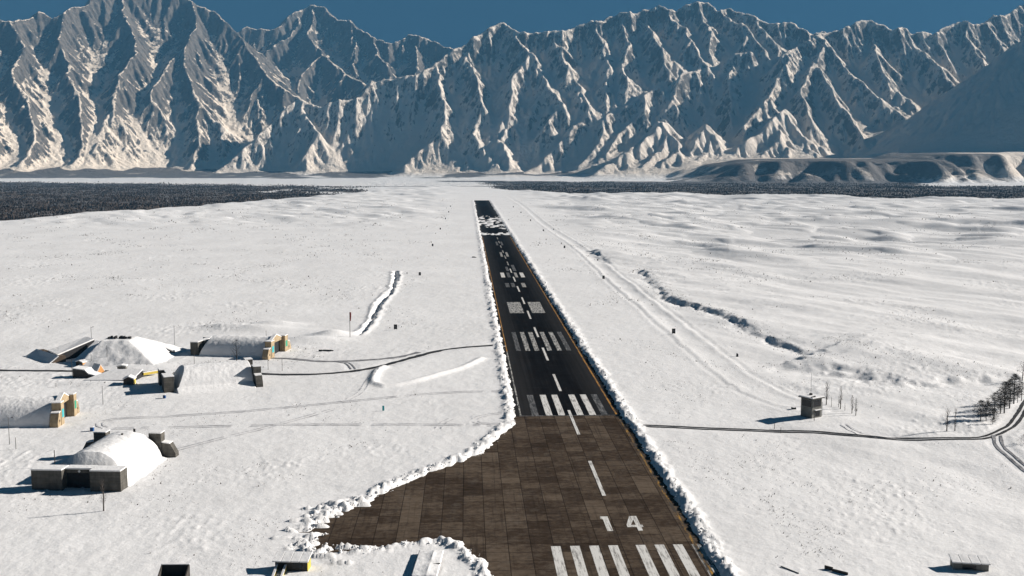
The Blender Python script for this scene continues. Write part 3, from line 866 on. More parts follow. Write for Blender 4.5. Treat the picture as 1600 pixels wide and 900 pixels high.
# ------------------------------------------------------------------ object helpers
def gz(x, y):
    return float(ground_smooth(np.array([[x]], float), np.array([[y]], float))[0, 0])
class MB:
    """collects solid shapes and links them as one mesh"""
    def __init__(s): s.v = []; s.f = []
    def add(s, vs, fs):
        o = len(s.v); s.v += [tuple(v) for v in vs]; s.f += [tuple(i + o for i in f) for f in fs]
    def box(s, x0, x1, y0, y1, z0, z1):
        s.add([(x0, y0, z0), (x1, y0, z0), (x1, y1, z0), (x0, y1, z0), (x0, y0, z1), (x1, y0, z1), (x1, y1, z1), (x0, y1, z1)],
              [(0, 3, 2, 1), (4, 5, 6, 7), (0, 1, 5, 4), (1, 2, 6, 5), (2, 3, 7, 6), (3, 0, 4, 7)])
    def extr(s, prof, a, b, axis='y'):          # closed profile (p, z) swept along y (p = x) or along x (p = y)
        n = len(prof)
        mk = (lambda p, z, w: (p, w, z)) if axis == 'y' else (lambda p, z, w: (w, p, z))
        vs = [mk(p, z, a) for p, z in prof] + [mk(p, z, b) for p, z in prof]
        fs = [tuple(range(n)), tuple(range(2 * n - 1, n - 1, -1))] + [(i, i + n, (i + 1) % n + n, (i + 1) % n) for i in range(n)]
        s.add(vs, fs)
    def tube(s, p, q, r0, r1=None, k=6):
        p = Vector(p); q = Vector(q); r1 = r0 if r1 is None else r1
        d = (q - p).normalized(); a = d.orthogonal().normalized(); b = d.cross(a)
        vs = []
        for c, r in ((p, r0), (q, r1)):
            for i in range(k):
                t = 2 * math.pi * i / k; vs.append(c + (a * math.cos(t) + b * math.sin(t)) * r)
        s.add(vs, [(i, (i + 1) % k, (i + 1) % k + k, i + k) for i in range(k)] + [tuple(range(k - 1, -1, -1)), tuple(range(k, 2 * k))])
    def build(s, name, mat, parent=None, smooth=False, bevel=0.0):
        me = bpy.data.meshes.new(name); me.from_pydata(s.v, [], s.f)
        bm = bmesh.new(); bm.from_mesh(me)
        bmesh.ops.recalc_face_normals(bm, faces=bm.faces)
        if bevel: bmesh.ops.bevel(bm, geom=list(bm.edges), offset=bevel, segments=1, affect='EDGES', profile=0.5)
        bm.to_mesh(me); bm.free()
        if smooth: me.polygons.foreach_set("use_smooth", [True] * len(me.polygons))
        me.materials.append(mat)
        o = bpy.data.objects.new(name, me); C.objects.link(o)
        if parent: o.parent = parent
        return o
def thing(name, label, cat, loc, rz=0.0, group=None):
    o = bpy.data.objects.new(name, None); C.objects.link(o)
    o.empty_display_size = 0.5
    o.location = loc; o.rotation_euler = (0, 0, rz); o["label"] = label; o["category"] = cat
    if group: o["group"] = group
    return o
def tag(o, label, cat, group=None):
    o["label"] = label; o["category"] = cat
    if group: o["group"] = group
    return o
def dup(root, loc, rz, label, group=None, scale=None):
    r = root.copy(); C.objects.link(r); r.location = loc; r.rotation_euler = (0, 0, rz); r["label"] = label
    if group: r["group"] = group
    if scale: r.scale = scale
    for ch in list(root.children):
        c = ch.copy(); C.objects.link(c); c.parent = r
        for g2 in list(ch.children):
            d = g2.copy(); C.objects.link(d); d.parent = c
    return r
def plain(name, lo, hi, scale=0.5, rough=0.8, bump=0.2, stretch=None, obj=True):
    s = NT(name); n = s.noise(scale, 6, 0.7, s.objc() if obj else None, stretch)
    s.col(s.ramp(n, [(0.3, lo), (0.7, hi)])); s.rough(rough)
    if bump: s.bump(n, bump, 0.05)
    return s.m
def board_concrete():
    s = NT("shuttered_concrete"); v = s.objc()
    n = s.noise(0.7, 6, 0.7, v); st = s.noise(1.0, 5, 0.7, v, (1.2, 1.2, 0.12)); bd = s.noise(3.2, 2, 0.5, v, (0.05, 0.05, 1.0))
    f = s.math('ADD', s.math('ADD', s.math('MULTIPLY', n, 0.4), s.math('MULTIPLY', st, 0.35)), s.math('MULTIPLY', bd, 0.25))
    s.col(s.ramp(f, [(0.35, (0.045, 0.042, 0.037)), (0.5, (0.085, 0.080, 0.070)), (0.66, (0.15, 0.14, 0.12))])); s.rough(0.9)
    s.bump(bd, 0.3, 0.05); return s.m
def roof_snow():
    s = NT("roof_snow"); v = s.pos(); n = s.noise(0.5, 6, 0.65, v)
    s.col(s.ramp(n, [(0.25, (0.76, 0.755, 0.75)), (0.7, (0.86, 0.855, 0.85))])); s.rough(0.65)
    s.bump(s.noise(0.8, 5, 0.6, v), 0.6, 0.25); return s.m
def ochre_tan():  # the portal walls' own ochre colour, uneven and streaked
    s = NT("ochre_render"); v = s.objc(); n = s.noise(0.9, 6, 0.75, v); st = s.noise(1.2, 4, 0.6, v, (1.3, 1.3, 0.15))
    f = s.math('ADD', s.math('MULTIPLY', n, 0.55), s.math('MULTIPLY', st, 0.45))
    s.col(s.ramp(f, [(0.34, (0.17, 0.12, 0.075)), (0.5, (0.36, 0.275, 0.17)), (0.7, (0.47, 0.38, 0.25))])); s.rough(0.85)
    return s.m
M = {}
def materials():
    M["conc"] = board_concrete(); M["snow"] = roof_snow(); M["tan"] = ochre_tan()
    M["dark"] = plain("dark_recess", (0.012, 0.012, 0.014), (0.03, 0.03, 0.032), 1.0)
    M["steel"] = plain("door_steel", (0.03, 0.03, 0.032), (0.06, 0.058, 0.055), 1.5, 0.6)
    M["teal"] = plain("turquoise_panel", (0.02, 0.30, 0.33), (0.05, 0.42, 0.45), 1.5, 0.5)
    M["green"] = plain("green_panel", (0.02, 0.22, 0.13), (0.05, 0.32, 0.2), 1.5, 0.5)
    M["wood"] = plain("weathered_wood", (0.03, 0.027, 0.024), (0.085, 0.075, 0.065), 2.0)
    M["pole"] = plain("pole_grey", (0.05, 0.048, 0.046), (0.13, 0.125, 0.12), 2.0, 0.6)
    M["bark"] = plain("bare_bark", (0.045, 0.038, 0.034), (0.13, 0.11, 0.095), 3.0)
    M["darkbark"] = plain("dark_bark", (0.015, 0.014, 0.014), (0.04, 0.037, 0.035), 3.0)
    M["white"] = plain("white_board", (0.62, 0.62, 0.61), (0.78, 0.78, 0.77), 2.0)
    M["yellow"] = plain("yellow_board", (0.45, 0.33, 0.05), (0.62, 0.48, 0.1), 2.0)
    M["black"] = plain("black_board", (0.010, 0.010, 0.011), (0.022, 0.022, 0.023), 2.0)
    M["hut"] = plain("grey_plaster", (0.12, 0.12, 0.108), (0.21, 0.207, 0.19), 0.8)
    M["glass"] = plain("dark_glass", (0.008, 0.009, 0.011), (0.016, 0.017, 0.02), 1.0, 0.12, 0)
    M["orange"] = plain("orange_wall", (0.55, 0.26, 0.08), (0.68, 0.36, 0.14), 1.2)
    M["red"] = plain("dark_red_sock", (0.10, 0.015, 0.012), (0.18, 0.03, 0.025), 2.0)
    M["rust"] = plain("brown_wall", (0.07, 0.05, 0.035), (0.15, 0.11, 0.08), 1.2)
    M["blue"] = plain("blue_board", (0.01, 0.05, 0.16), (0.02, 0.09, 0.24), 2.0)
materials()

# ------------------------------------------------------------------ hardened shelters
def vault_profile(W, H, skirt, n=18):
    """outer arch (x, z): a round-topped vault whose snow runs out into a skirt"""
    pts = []
    for i in range(n + 1):
        a = math.pi * i / n
        x = -math.cos(a); z = math.sin(a)
        pts.append((x * W / 2, H * z ** 0.8))
    return pts
def snow_vault(L, W, H, bank_r, bank_l, rear_slope, seed, mat, parent, bank_h=2.0, name="snow_roof", y0=3.3):
    """snow-covered barrel vault with ragged toes; y from 0 (rear) to L (front); the rear end leans back"""
    ny, nx = 90, 96
    y = np.linspace(0, 1, ny)[:, None]; s_ = np.linspace(-1, 1, nx)[None, :]
    X = s_ * (W / 2 + np.where(s_ > 0, bank_r, bank_l)) + 0 * y
    Y = y0 + (L - 0.55 - y0) * y + 0 * s_
    e = np.abs(X) / (W / 2)
    arch = H * np.maximum(1 - np.minimum(e, 1) ** 2.3, 0) ** 0.62
    bk = np.where(X > 0, bank_r, bank_l)
    toe = bank_h * np.clip(1 - (np.abs(X) - W / 2 + 1.6) / (bk + 1.6), 0, 1) ** 1.3
    Z = np.maximum(arch, np.where(bk > 0.5, toe, 0))
    Z = Z + (fbm(X / 3.1 + seed, Y / 3.1, 3, seed) * 0.14 + fbm(X / 0.9, Y / 0.9, 2, seed + 5) * 0.05) * np.clip(Z / 2, 0, 1)
    Z = Z - 0.6 * (Z < 0.05)
    Y = Y + rear_slope * np.clip(arch / H, 0, 1) ** 1.2 * (1 - y)
    # close the ends downwards
    X = np.vstack([X[:1], X, X[-1:]]); Y = np.vstack([Y[:1] * 0 + y0, Y, Y[-1:]]); Z = np.vstack([Z[:1] * 0 - 0.6, Z, Z[-1:] * 0 - 0.6])
    co = np.column_stack([X.ravel(), Y.ravel(), Z.ravel()])
    k = X.shape
    idx = np.arange(k[0] * k[1]).reshape(k)
    q = np.stack([idx[:-1, :-1], idx[:-1, 1:], idx[1:, 1:], idx[1:, :-1]], -1).reshape(-1, 4)
    o = np_mesh(name, co, q, mat, None, True, parent)
    return o
def front_portal(root, L, W, H, tan, panels, lintel=True, k=1.0):
    """stepped tan portal with a dark doorway: tall piers, low sloped wings, gabled lintel"""
    out = L + 2.2
    for s in (-1, 1):
        x0, x1, x2 = s * 5.6 * k, s * 8.8 * k, s * 12.4 * k
        p = MB(); p.box(min(x0, x1), max(x0, x1), L - 0.4, out, -0.8, 6.6)
        pier = p.build("pier", tan, root)
        w = MB(); w.extr([(x1 + s * 0.004, -0.8), (x2, -0.8), (x2, 1.4), (x2 - s * 1.4, 3.9), (x1 + s * 0.004, 4.2)], L - 0.2, out - 0.15)
        wing = w.build("wing_wall", tan, root)
        c = MB(); c.box(min(x0, x1) - 0.08, max(x0, x1) + 0.08, L - 0.5, out + 0.08, 6.603, 6.85); c.build("snow_cap", M["snow"], pier, bevel=0.08)
        c = MB(); c.extr([(x2 - s * 1.45, 3.915), (x1 + s * 0.09, 4.205), (x1 + s * 0.09, 4.42), (x2 - s * 1.45, 4.12)], L - 0.3, out - 0.1); c.build("snow_cap", M["snow"], wing)
        if panels:
            b = MB(); xm = s * 7.1 * k; b.box(xm - 0.95 * k, xm + 0.95 * k, out + 0.003, out + 0.08, 2.2, 4.6)
            b.build("painted_panel", M["green"] if s < 0 else M["teal"], pier)
            v = MB(); v.box(s * 10.2 * k - 0.3, s * 10.2 * k + 0.3, out - 0.147, out - 0.10, 1.4, 2.0); v.build("vent", M["black"], wing)
    if lintel:
        l = MB(); e = 5.59 * k; l.extr([(-e, 5.2), (e, 5.2), (e, 6.2), (0, 8.0), (-e, 6.2)], L - 0.3, L + 0.9); li = l.build("lintel", tan, root)
        c = MB(); c.extr([(-e, 6.21), (0, 8.02), (e, 6.21), (e, 6.45), (0, 8.3), (-e, 6.45)], L - 0.35, L + 0.95); c.build("snow_cap", M["snow"], li)
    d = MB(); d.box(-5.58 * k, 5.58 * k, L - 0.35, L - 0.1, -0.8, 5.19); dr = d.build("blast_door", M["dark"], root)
    h = MB(); h.box(-0.2, 0.2, L - 0.095, L + 0.02, -0.5, 5.1); h.build("door_seam", M["steel"], dr)
def rear_walls(root, W, conc, depth=3.0, left=True, xl=10.5, xr=10.5, h=5.1):
    for s, x in ((-1, xl), (1, xr)):
        if s < 0 and not left: continue
        p = MB(); p.box(min(s * 3.3, s * x), max(s * 3.3, s * x), -0.6, depth, -1.0, h)
        w = p.build("blast_wall", conc, root)
        c = MB(); c.box(min(s * 3.25, s * (x + 0.08)), max(s * 3.25, s * (x + 0.08)), -0.7, depth + 0.05, h + 0.003, h + 0.3); c.build("snow_cap", M["snow"], w, bevel=0.08)
    l = MB(); l.box(-3.29, 3.29, depth * 0.4, depth + 0.6, 4.1, h - 0.15); hd = l.build("door_head", conc, root)
    c = MB(); c.box(-3.28, 3.28, depth * 0.35, depth + 0.6, h - 0.147, h + 0.2); c.build("snow_cap", M["snow"], hd, bevel=0.06)
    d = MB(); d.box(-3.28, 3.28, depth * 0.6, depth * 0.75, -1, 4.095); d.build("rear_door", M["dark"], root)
def heading(dx, dy): return math.atan2(dy, dx) - math.pi / 2
def shelters():
    grp = "snow-covered aircraft shelters beside the runway"
    # the near shelter
    c = Vector((-100.2, 236.5, 0.0)); hd = heading(0.055, 1)
    r = thing("aircraft_shelter", "near snow-covered vault with two dark blast walls and a small white diamond over its door", "shelter", c, hd, grp)
    snow_vault(28, 18.6, 7.3, 3.0, 1.5, 4.6, 3, M["snow"], r, 1.4)
    rear_walls(r, 19, M["conc"], 3.2)
    front_portal(r, 28.4, 19, 6.9, M["conc"], False, False)
    m = MB(); m.add([(0, 1.27, 4.15), (0.35, 1.27, 4.5), (0, 1.27, 4.85), (-0.35, 1.27, 4.5), (0, 1.2, 4.15), (0.35, 1.2, 4.5), (0, 1.2, 4.85), (-0.35, 1.2, 4.5)],
                    [(0, 1, 2, 3), (4, 7, 6, 5), (0, 4, 5, 1), (1, 5, 6, 2), (2, 6, 7, 3), (3, 7, 4, 0)]); m.build("diamond_sign", M["white"], r)
    v = MB(); v.tube((0.5, 24, 6.2), (0.5, 24, 7.6), 0.3, 0.3, 8); v.build("roof_vent", M["pole"], r)
    # middle shelter: sunlit flank, dark block wall on its left
    c = Vector((-117.5, 349, 0.1)); hd = heading(26, 12)
    r = thing("aircraft_shelter", "sunlit snow-covered shelter behind the near one with a tall dark block at its left end", "shelter", c, hd, grp)
    snow_vault(29, 19, 7.3, 5.0, 2, 3.5, 13, M["snow"], r, 2.4)
    rear_walls(r, 19, M["conc"], 2.6, xl=7.5, xr=9.5, h=5.6)
    front_portal(r, 29, 19, 7, M["conc"], False, False)
    # far shelter with the tan portal
    c = Vector((-124.6, 417.4, 0.2)); hd = heading(25, -4)
    r = thing("aircraft_shelter", "far blue-shaded shelter with ochre portal and open dark doorway facing the runway", "shelter", c, hd, grp)
    snow_vault(31, 18, 7.2, 0.6, 1.0, 3.0, 23, M["snow"], r, 0.8)
    rear_walls(r, 19, M["conc"], 2.6, xl=8.5, xr=8.0, h=5.4)
    front_portal(r, 31, 19, 7, M["tan"], True)
    # shelter at the left edge
    c = Vector((-163.5, 302, 0.2)); hd = heading(31, 2.6)
    r = thing("aircraft_shelter", "half-seen shelter at the left edge with stepped ochre portal and turquoise panel", "shelter", c, hd, grp)
    snow_vault(31, 18, 7.2, 0.6, 1.0, 3.0, 33, M["snow"], r, 0.8)
    front_portal(r, 31, 19, 7, M["tan"], True, True, 0.78)
shelters()

def earth_covered_shelter():
    c = g(175, 570, 0.4)
    r = thing("buried_shelter", "shelter buried under a flat-topped snow mound with a dark slot wall and wedge roof", "shelter", c, 0.0)
    # mound
    n = 80
    xs = np.linspace(-24, 24, n); ys = np.linspace(-8, 34, n); X, Y = np.meshgrid(xs, ys)
    hx = np.clip(np.minimum((X + 11.5) / 5.0, (19 - X) / 19.0), 0, 0.82) / 0.82
    hy = np.clip(np.minimum((Y + 6) / 15.0, (34 - Y) / 16.0), 0, 1)
    Z = 8.2 * np.minimum(hx, hy) ** 0.9 + fbm(X / 4, Y / 4, 3, 91) * 0.35 - 0.5
    o = grid_mesh("mound", X, Y, Z, M["snow"]); o.parent = r
    # long slot: a roof strip tilted towards the lower left, the dark wall under its near edge
    off = c
    def solid(q, down, name, mat, par=r, o_=off):
        q = [v - o_ for v in q]; m = MB()
        m.add(q + [v + down for v in q], [(0, 1, 2, 3), (7, 6, 5, 4), (0, 4, 5, 1), (1, 5, 6, 2), (2, 6, 7, 3), (3, 7, 4, 0)])
        k = m.build(name, mat, par); return k
    e0, e1, e2, e3 = at(90, 553.5, 398), at(147, 529, 412), at(134, 526, 418), at(75, 547, 404)
    solid([e0, e1, e2, e3], Vector((0, 0, -0.5)), "slot_roof", M["snow"])
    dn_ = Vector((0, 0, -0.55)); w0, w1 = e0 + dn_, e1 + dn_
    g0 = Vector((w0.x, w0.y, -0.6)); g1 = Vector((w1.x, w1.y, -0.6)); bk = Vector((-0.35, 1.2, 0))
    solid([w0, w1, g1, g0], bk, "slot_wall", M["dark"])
    solid([at(112, 566, 394), at(131, 564.5, 395), at(156, 533, 409), at(150, 531.5, 410)], Vector((-0.6, 0.8, -2.2)), "ramp", M["snow"])
    for i in range(7):
        pass
    dm = MB(); rnd = random.Random(4)
    for i in range(9):
        x = -6 + i * 0.9 + rnd.uniform(-.3, .3); dm.box(x, x + rnd.uniform(.5, 1.1), 13 + rnd.uniform(-1, 1), 14.5, 7.6, 8.3 + rnd.uniform(0, .5))
    dm.build("vent_stack", M["dark"], r)
    # wedge roof hut left of the slot
    c2 = g(76, 573, 0.4)
    w = thing("wedge_bunker", "wedge-shaped bunker with one steep snowy roof and brown end wall, left of the buried shelter", "bunker", c2, math.radians(12))
    w.rotation_euler = (0, 0, 0); w.location = c2
    t0, t1, b1, b0 = at(57, 545, 409.6), at(91.5, 555.5, 395), at(70, 573.5, 392), at(28, 564, 404)
    solid([t0, t1, b1, b0], Vector((0.15, 0.1, -0.35)), "roof", M["snow"], w, c2)
    m = MB(); q = [v - c2 + Vector((0.35, 0.15, -0.36)) for v in (t0, t1, b1, b0)]; f0 = q[0] + Vector((1.6, 1.6, 0)); f1 = q[1] + Vector((1.6, 1.6, 0))
    lo = [Vector((v.x, v.y, -0.8)) for v in (f0, f1, q[2], q[3])]
    m.add([q[0], q[1], q[2], q[3], f0, f1] + lo, [(0, 1, 2, 3), (1, 0, 4, 5), (5, 4, 6, 7), (2, 1, 5, 7, 8), (0, 3, 9, 6, 4), (3, 2, 8, 9), (6, 9, 8, 7)])
    m.build("wall", M["rust"], w)
    # retaining wall right of the mound
    c3 = g(223, 551, 0.4)
    w = thing("retaining_wall", "dark sloping retaining wall on the right of the snow mound, snow along its top", "wall", c3, math.radians(-24))
    m = MB(); m.extr([(0, -0.8), (15.5, -0.8), (15.5, 1.6), (0, 5.6)], 0, 1.0); b = m.build("wall", M["conc"], w)
    m = MB(); m.extr([(-0.05, 5.61), (15.55, 1.61), (15.55, 1.9), (-0.05, 5.9)], -0.06, 1.06); m.build("snow_cap", M["snow"], b)
    m = MB(); m.box(12.2, 15.49, 0.05, -2.6, -0.8, 1.55); m.build("return_wall", M["conc"], w)
earth_covered_shelter()

# ------------------------------------------------------------------ small buildings by the shelters
def hut(name, label, cat, px, py, w, d, h, rz, wall, roofm, rise=0.0, door=None, side=None, overhang=0.25, group=None):
    c = g(px, py, 0.35)
    r = thing(name, label, cat, c, rz, group)
    m = MB(); m.extr([(-w / 2, -0.6), (w / 2, -0.6), (w / 2, h), (0, h + rise) if rise else (0, h + 0.001), (-w / 2, h)], 0, d)
    b = m.build("wall", wall, r)
    o = overhang
    m = MB()
    if rise: m.extr([(-w / 2 - o, h - o * rise / (w / 2) + 0.01), (0, h + rise + 0.01), (w / 2 + o, h - o * rise / (w / 2) + 0.01), (w / 2 + o, h + 0.28), (0, h + rise + 0.3), (-w / 2 - o, h + 0.28)], -o, d + o)
    else: m.box(-w / 2 - o, w / 2 + o, -o, d + o, h + 0.004, h + 0.32)
    m.build("snow_roof", roofm, r)
    if door:
        m = MB(); m.box(door[0], door[1], -0.05, -0.003, -0.2, door[2]); m.build("door", M["dark"], r)
    if side:
        m = MB(); m.box(w / 2 + 0.003, w / 2 + 0.07, 0.0, d, -0.4, h - 0.02); m.build("end_wall", side, r)
    return r
def small_buildings():
    # wedge shed of dark boards with an orange gable
    c = g(114, 591, 0.3)
    r = thing("sloping_shed", "low dark shed with a roof sloping down to the right towards a snow slab", "shed", c, math.radians(-4))
    m = MB(); m.extr([(0, -0.6), (9.3, -0.6), (9.3, 0.5), (5.6, 1.5), (4.3, 2.9), (0, 3.4)], 0, 4.5); b = m.build("wall", M["wood"], r)
    m = MB(); m.extr([(-0.1, 3.41), (4.3, 2.92), (5.6, 1.52), (9.4, 0.52), (9.4, 0.8), (5.7, 1.85), (4.4, 3.2), (-0.1, 3.7)], -0.1, 4.6); m.build("snow_roof", M["snow"], r)
    hut("orange_hut", "tiny low hut with a sunlit orange end wall behind the low sloping shed", "hut", 124, 573, 3.6, 3.0, 1.7, math.radians(-28), M["conc"], M["snow"], 0.5, side=M["orange"])
    c = g(158, 583, 0.3)
    r = thing("gable_hut", "small gabled hut with pale roof and bright orange gable end by the snow slab", "hut", c, math.radians(58))
    m = MB(); m.extr([(-1.9, -0.6), (1.9, -0.6), (0.0, 3.0)], 0, 3.6); b = m.build("wall", M["orange"], r)
    m = MB(); m.extr([(-2.1, -0.5), (0, 3.02), (2.1, -0.5), (2.25, -0.4), (0, 3.3), (-2.25, -0.4)], -0.1 + 0.15, 3.8); m.build("snow_roof", M["snow"], r)
    hut("guard_hut", "small square hut with open black doorway standing beside the dark shelter road", "hut", 190, 582, 2.9, 2.6, 2.2, math.radians(8), M["hut"], M["snow"], 0.3, door=(-0.9, 0.7, 1.7))
    hut("block_hut", "small grey hut with yellow end wall just left of the tall dark block", "hut", 201, 603, 3.3, 3.0, 2.3, math.radians(6), M["wood"], M["snow"], 0.8, door=(-0.5, 0.6, 1.5), side=M["yellow"])
    # long snow slab roof between the sheds
    c = g(132, 597, 0.3)
    r = thing("earth_roof", "long low snow-covered roof slab with a dark front edge among the small sheds", "roof", c, math.radians(-1))
    m = MB(); m.add([(0, 0, -0.5), (17, -1.5, -0.5), (17, -1.5, 0.9), (0, 0, 0.5), (6, 10, -0.5), (17, 9, -0.5), (17, 9, 2.6), (6, 10, 2.3)], [(0, 1, 2, 3), (7, 6, 5, 4), (0, 4, 5, 1), (1, 5, 6, 2), (3, 7, 4, 0)])
    m.build("edge_wall", M["dark"], r)
    m = MB(); m.add([(-0.2, -0.1, 0.52), (17.1, -1.7, 0.92), (17.1, 9.2, 2.62), (5.9, 10.2, 2.32), (-0.2, -0.1, 0.8), (17.1, -1.7, 1.2), (17.1, 9.2, 2.9), (5.9, 10.2, 2.6)], [(3, 2, 1, 0), (4, 5, 6, 7), (0, 1, 5, 4), (1, 2, 6, 5), (2, 3, 7, 6), (3, 0, 4, 7)])
    m.build("snow_cover", M["snow"], r)
    c = g(226, 589, 0.4)
    r = thing("sloping_beam", "yellowish slanting beam lying on snow behind the tall dark block", "beam", c, math.radians(48))
    m = MB(); m.box(-0.3, 5.5, 0, 0.9, 0.6, 1.5); b = m.build("beam", M["yellow"], r)
    m = MB(); m.box(-0.3, 5.5, 0.02, 0.95, 1.504, 1.7); m.build("snow_cap", M["snow"], r)
    # tiny blue and dark boxes
    for (px, py, mat, nm, lb, s_) in ((257, 623, "blue", "marker_box", "small dark blue box on the snow just right of the tall dark block", 0.8), (144, 674, "blue", "blue_board", "small blue board lying on snow behind the near shelter", 0.9),
                                      (210, 676, "black", "marker_post", "short black post in the snow beyond the near shelter's roof", 0.5), (193, 588, "dark", "fence_post", "stubby dark post between the dark road and the middle shelter", 0.5),
                                      (237, 584, "dark", "gate_post", "dark gate post beside the road behind the tall dark block", 0.5), (201, 566, "dark", "stone_marker", "dark square marker in the snow below the buried shelter", 0.8)):
        c = g(px, py, 0.35); m = MB(); m.box(-s_ / 2, s_ / 2, -s_ / 2, s_ / 2, -0.3, 1.2); b = m.build(nm, M[mat], bevel=0.05); b.location = c
        tag(b, lb, "marker")
        m = MB(); m.box(-s_ / 2 - .03, s_ / 2 + .03, -s_ / 2 - .03, s_ / 2 + .03, 1.203, 1.32); m.build("snow_cap", M["snow"], b, bevel=0.04)
small_buildings()

# ------------------------------------------------------------------ huts in the foreground
def foreground_huts():
    # hut with stepped rails by the turn bay
    c = g(455, 893, 0.35)
    r = thing("yellow_ended_hut", "dark hut with panelled snowy roof and yellow end wall by the turn bay", "hut", c, math.radians(-3))
    m = MB(); m.extr([(0, -0.7), (2.5, -0.7), (2.5, 2.4), (0, 1.95)], -3.0, 3.0, 'x'); m.build("wall", M["wood"], r)
    for i in range(4):
        m = MB(); x0 = -3.4 + i * 1.7; m.extr([(-0.55, 1.93), (2.9, 2.55), (2.9, 2.78), (-0.55, 2.16)], x0, x0 + 1.62, 'x'); m.build("roof_panel", M["snow"], r, bevel=0.04)
    m = MB(); m.extr([(-0.4, 1.885), (2.75, 2.45), (2.75, 2.515), (-0.4, 1.95)], -3.35, 3.35, 'x'); m.build("roof_deck", M["dark"], r)
    m = MB(); m.extr([(0.03, -0.6), (2.47, -0.6), (2.47, 2.36), (0.03, 1.9)], 3.003, 3.09, 'x'); m.build("end_wall", M["yellow"], r)
    m = MB(); m.box(0.35, 2.1, -0.06, -0.003, 0.7, 1.65); m.build("window", M["glass"], r)
    m = MB(); m.box(-2.2, -1.1, -0.06, -0.003, -0.4, 1.7); m.build("door", M["dark"], r)
    for x in (-2.75, -1.15):
        m = MB(); m.extr([(-0.2, 0.25), (-3.2, -0.35), (-3.2, 0.15), (-0.2, 1.25)], x, x + 0.32, 'x'); k = m.build("step_wall", M["yellow"], r)
        m = MB(); m.extr([(-0.2, 1.253), (-3.2, 0.153), (-3.2, 0.33), (-0.2, 1.43)], x - 0.04, x + 0.36, 'x'); m.build("snow_cap", M["snow"], k)
    # open box shelter
    c = g(268, 914, 0.0)
    c.z = -0.15
    r = thing("open_bin", "dark open-fronted box with a thin rim of snow, cut by the bottom edge", "bin", c, math.radians(1))
    m = MB(); m.box(-2.55, 2.55, 2.6, 2.8, -0.6, 2.9); m.build("back_panel", M["black"], r)
    for x in (-2.55, 2.35): m = MB(); m.extr([(0, -0.6), (2.597, -0.6), (2.597, 2.9), (0, 1.5)], x, x + 0.2, 'x'); m.build("side_panel", M["wood"], r)
    m = MB(); m.box(-2.34, 2.34, 0.0, 0.2, -0.6, 1.2); m.build("front_panel", M["wood"], r)
    m = MB(); m.box(-2.6, 2.6, 2.55, 2.85, 2.903, 3.05); m.build("snow_cap", M["snow"], r, bevel=0.04)
    # low hut on the right
    c = g(1517, 892, 0.35)
    r = thing("flat_roofed_hut", "low grey hut with seamed snowy roof alone on the snow at lower right", "hut", c, math.radians(-9))
    m = MB(); m.extr([(0, -0.7), (2.4, -0.7), (2.4, 1.8), (0, 1.4)], -3.1, 3.1, 'x'); m.build("wall", M["hut"], r)
    for i in range(4):
        m = MB(); x0 = -3.4 + i * 1.7; m.extr([(-0.35, 1.42), (2.7, 1.93), (2.7, 2.15), (-0.35, 1.64)], x0, x0 + 1.63, 'x'); m.build("roof_panel", M["snow"], r, bevel=0.04)
    m = MB(); m.extr([(-0.2, 1.37), (2.6, 1.84), (2.6, 1.905), (-0.2, 1.435)], -3.3, 3.3, 'x'); m.build("roof_deck", M["dark"], r)
    m = MB(); m.box(-1.5, 0.9, -0.06, -0.003, 0.3, 1.05); m.build("window", M["glass"], r)
    # snow-covered pad in the ploughed island
    c = g(664, 902, 0.45)
    r = thing("snow_covered_pad", "flat snow-covered pad with a drift ridge down its middle beside the turn bay", "pad", c, -RW_A + math.radians(-4))
    m = MB(); m.box(-2.3, 2.3, -1.5, 11.5, -0.5, 0.75); m.build("base_slab", M["conc"], r)
    n = 40
    X, Y = np.meshgrid(np.linspace(-2.4, 2.4, n), np.linspace(-1.6, 11.6, n))
    Z = 0.86 + 0.35 * np.exp(-np.abs(X - 0.5 - (Y - 4) * 0.02) / 0.8) * np.abs(np.sin((Y + 1.6) / 13.2 * 2 * math.pi)) ** 0.7 + fbm(X, Y, 2, 5) * 0.05
    Z[0] = Z[-1] = 0.6; Z[:, 0] = Z[:, -1] = 0.6
    o = grid_mesh("snow_cover", X, Y, Z, M["snow"]); o.parent = r
    m = MB(); m.tube((0.6, 4.3, 0.8), (2.4, 4.2, 1.0), 0.12, 0.1, 6); m.build("pipe", M["black"], r)
    # mast-like thin rails lower right
    c = g(1248, 897, 0.4)
    r = thing("buried_pipe", "thin pipe half sunk in snow at the lower edge, right of the ploughed bank", "pipe", c, math.radians(125))
    m = MB(); m.tube((0, 0, 0.12), (4.2, 0, 0.16), 0.12, 0.1, 6); m.build("pipe", M["pole"], r)
    c = g(1300, 893, 0.4)
    r = thing("snow_ridge_board", "dark bent board sticking out of a snow ridge at the lower edge", "board", c, math.radians(-40))
    m = MB(); m.box(0, 3.0, 0, 0.15, -0.3, 0.55); m.box(-1.6, -0.01, 0.3, 0.45, -0.3, 0.7); m.build("board", M["wood"], r)
foreground_huts()

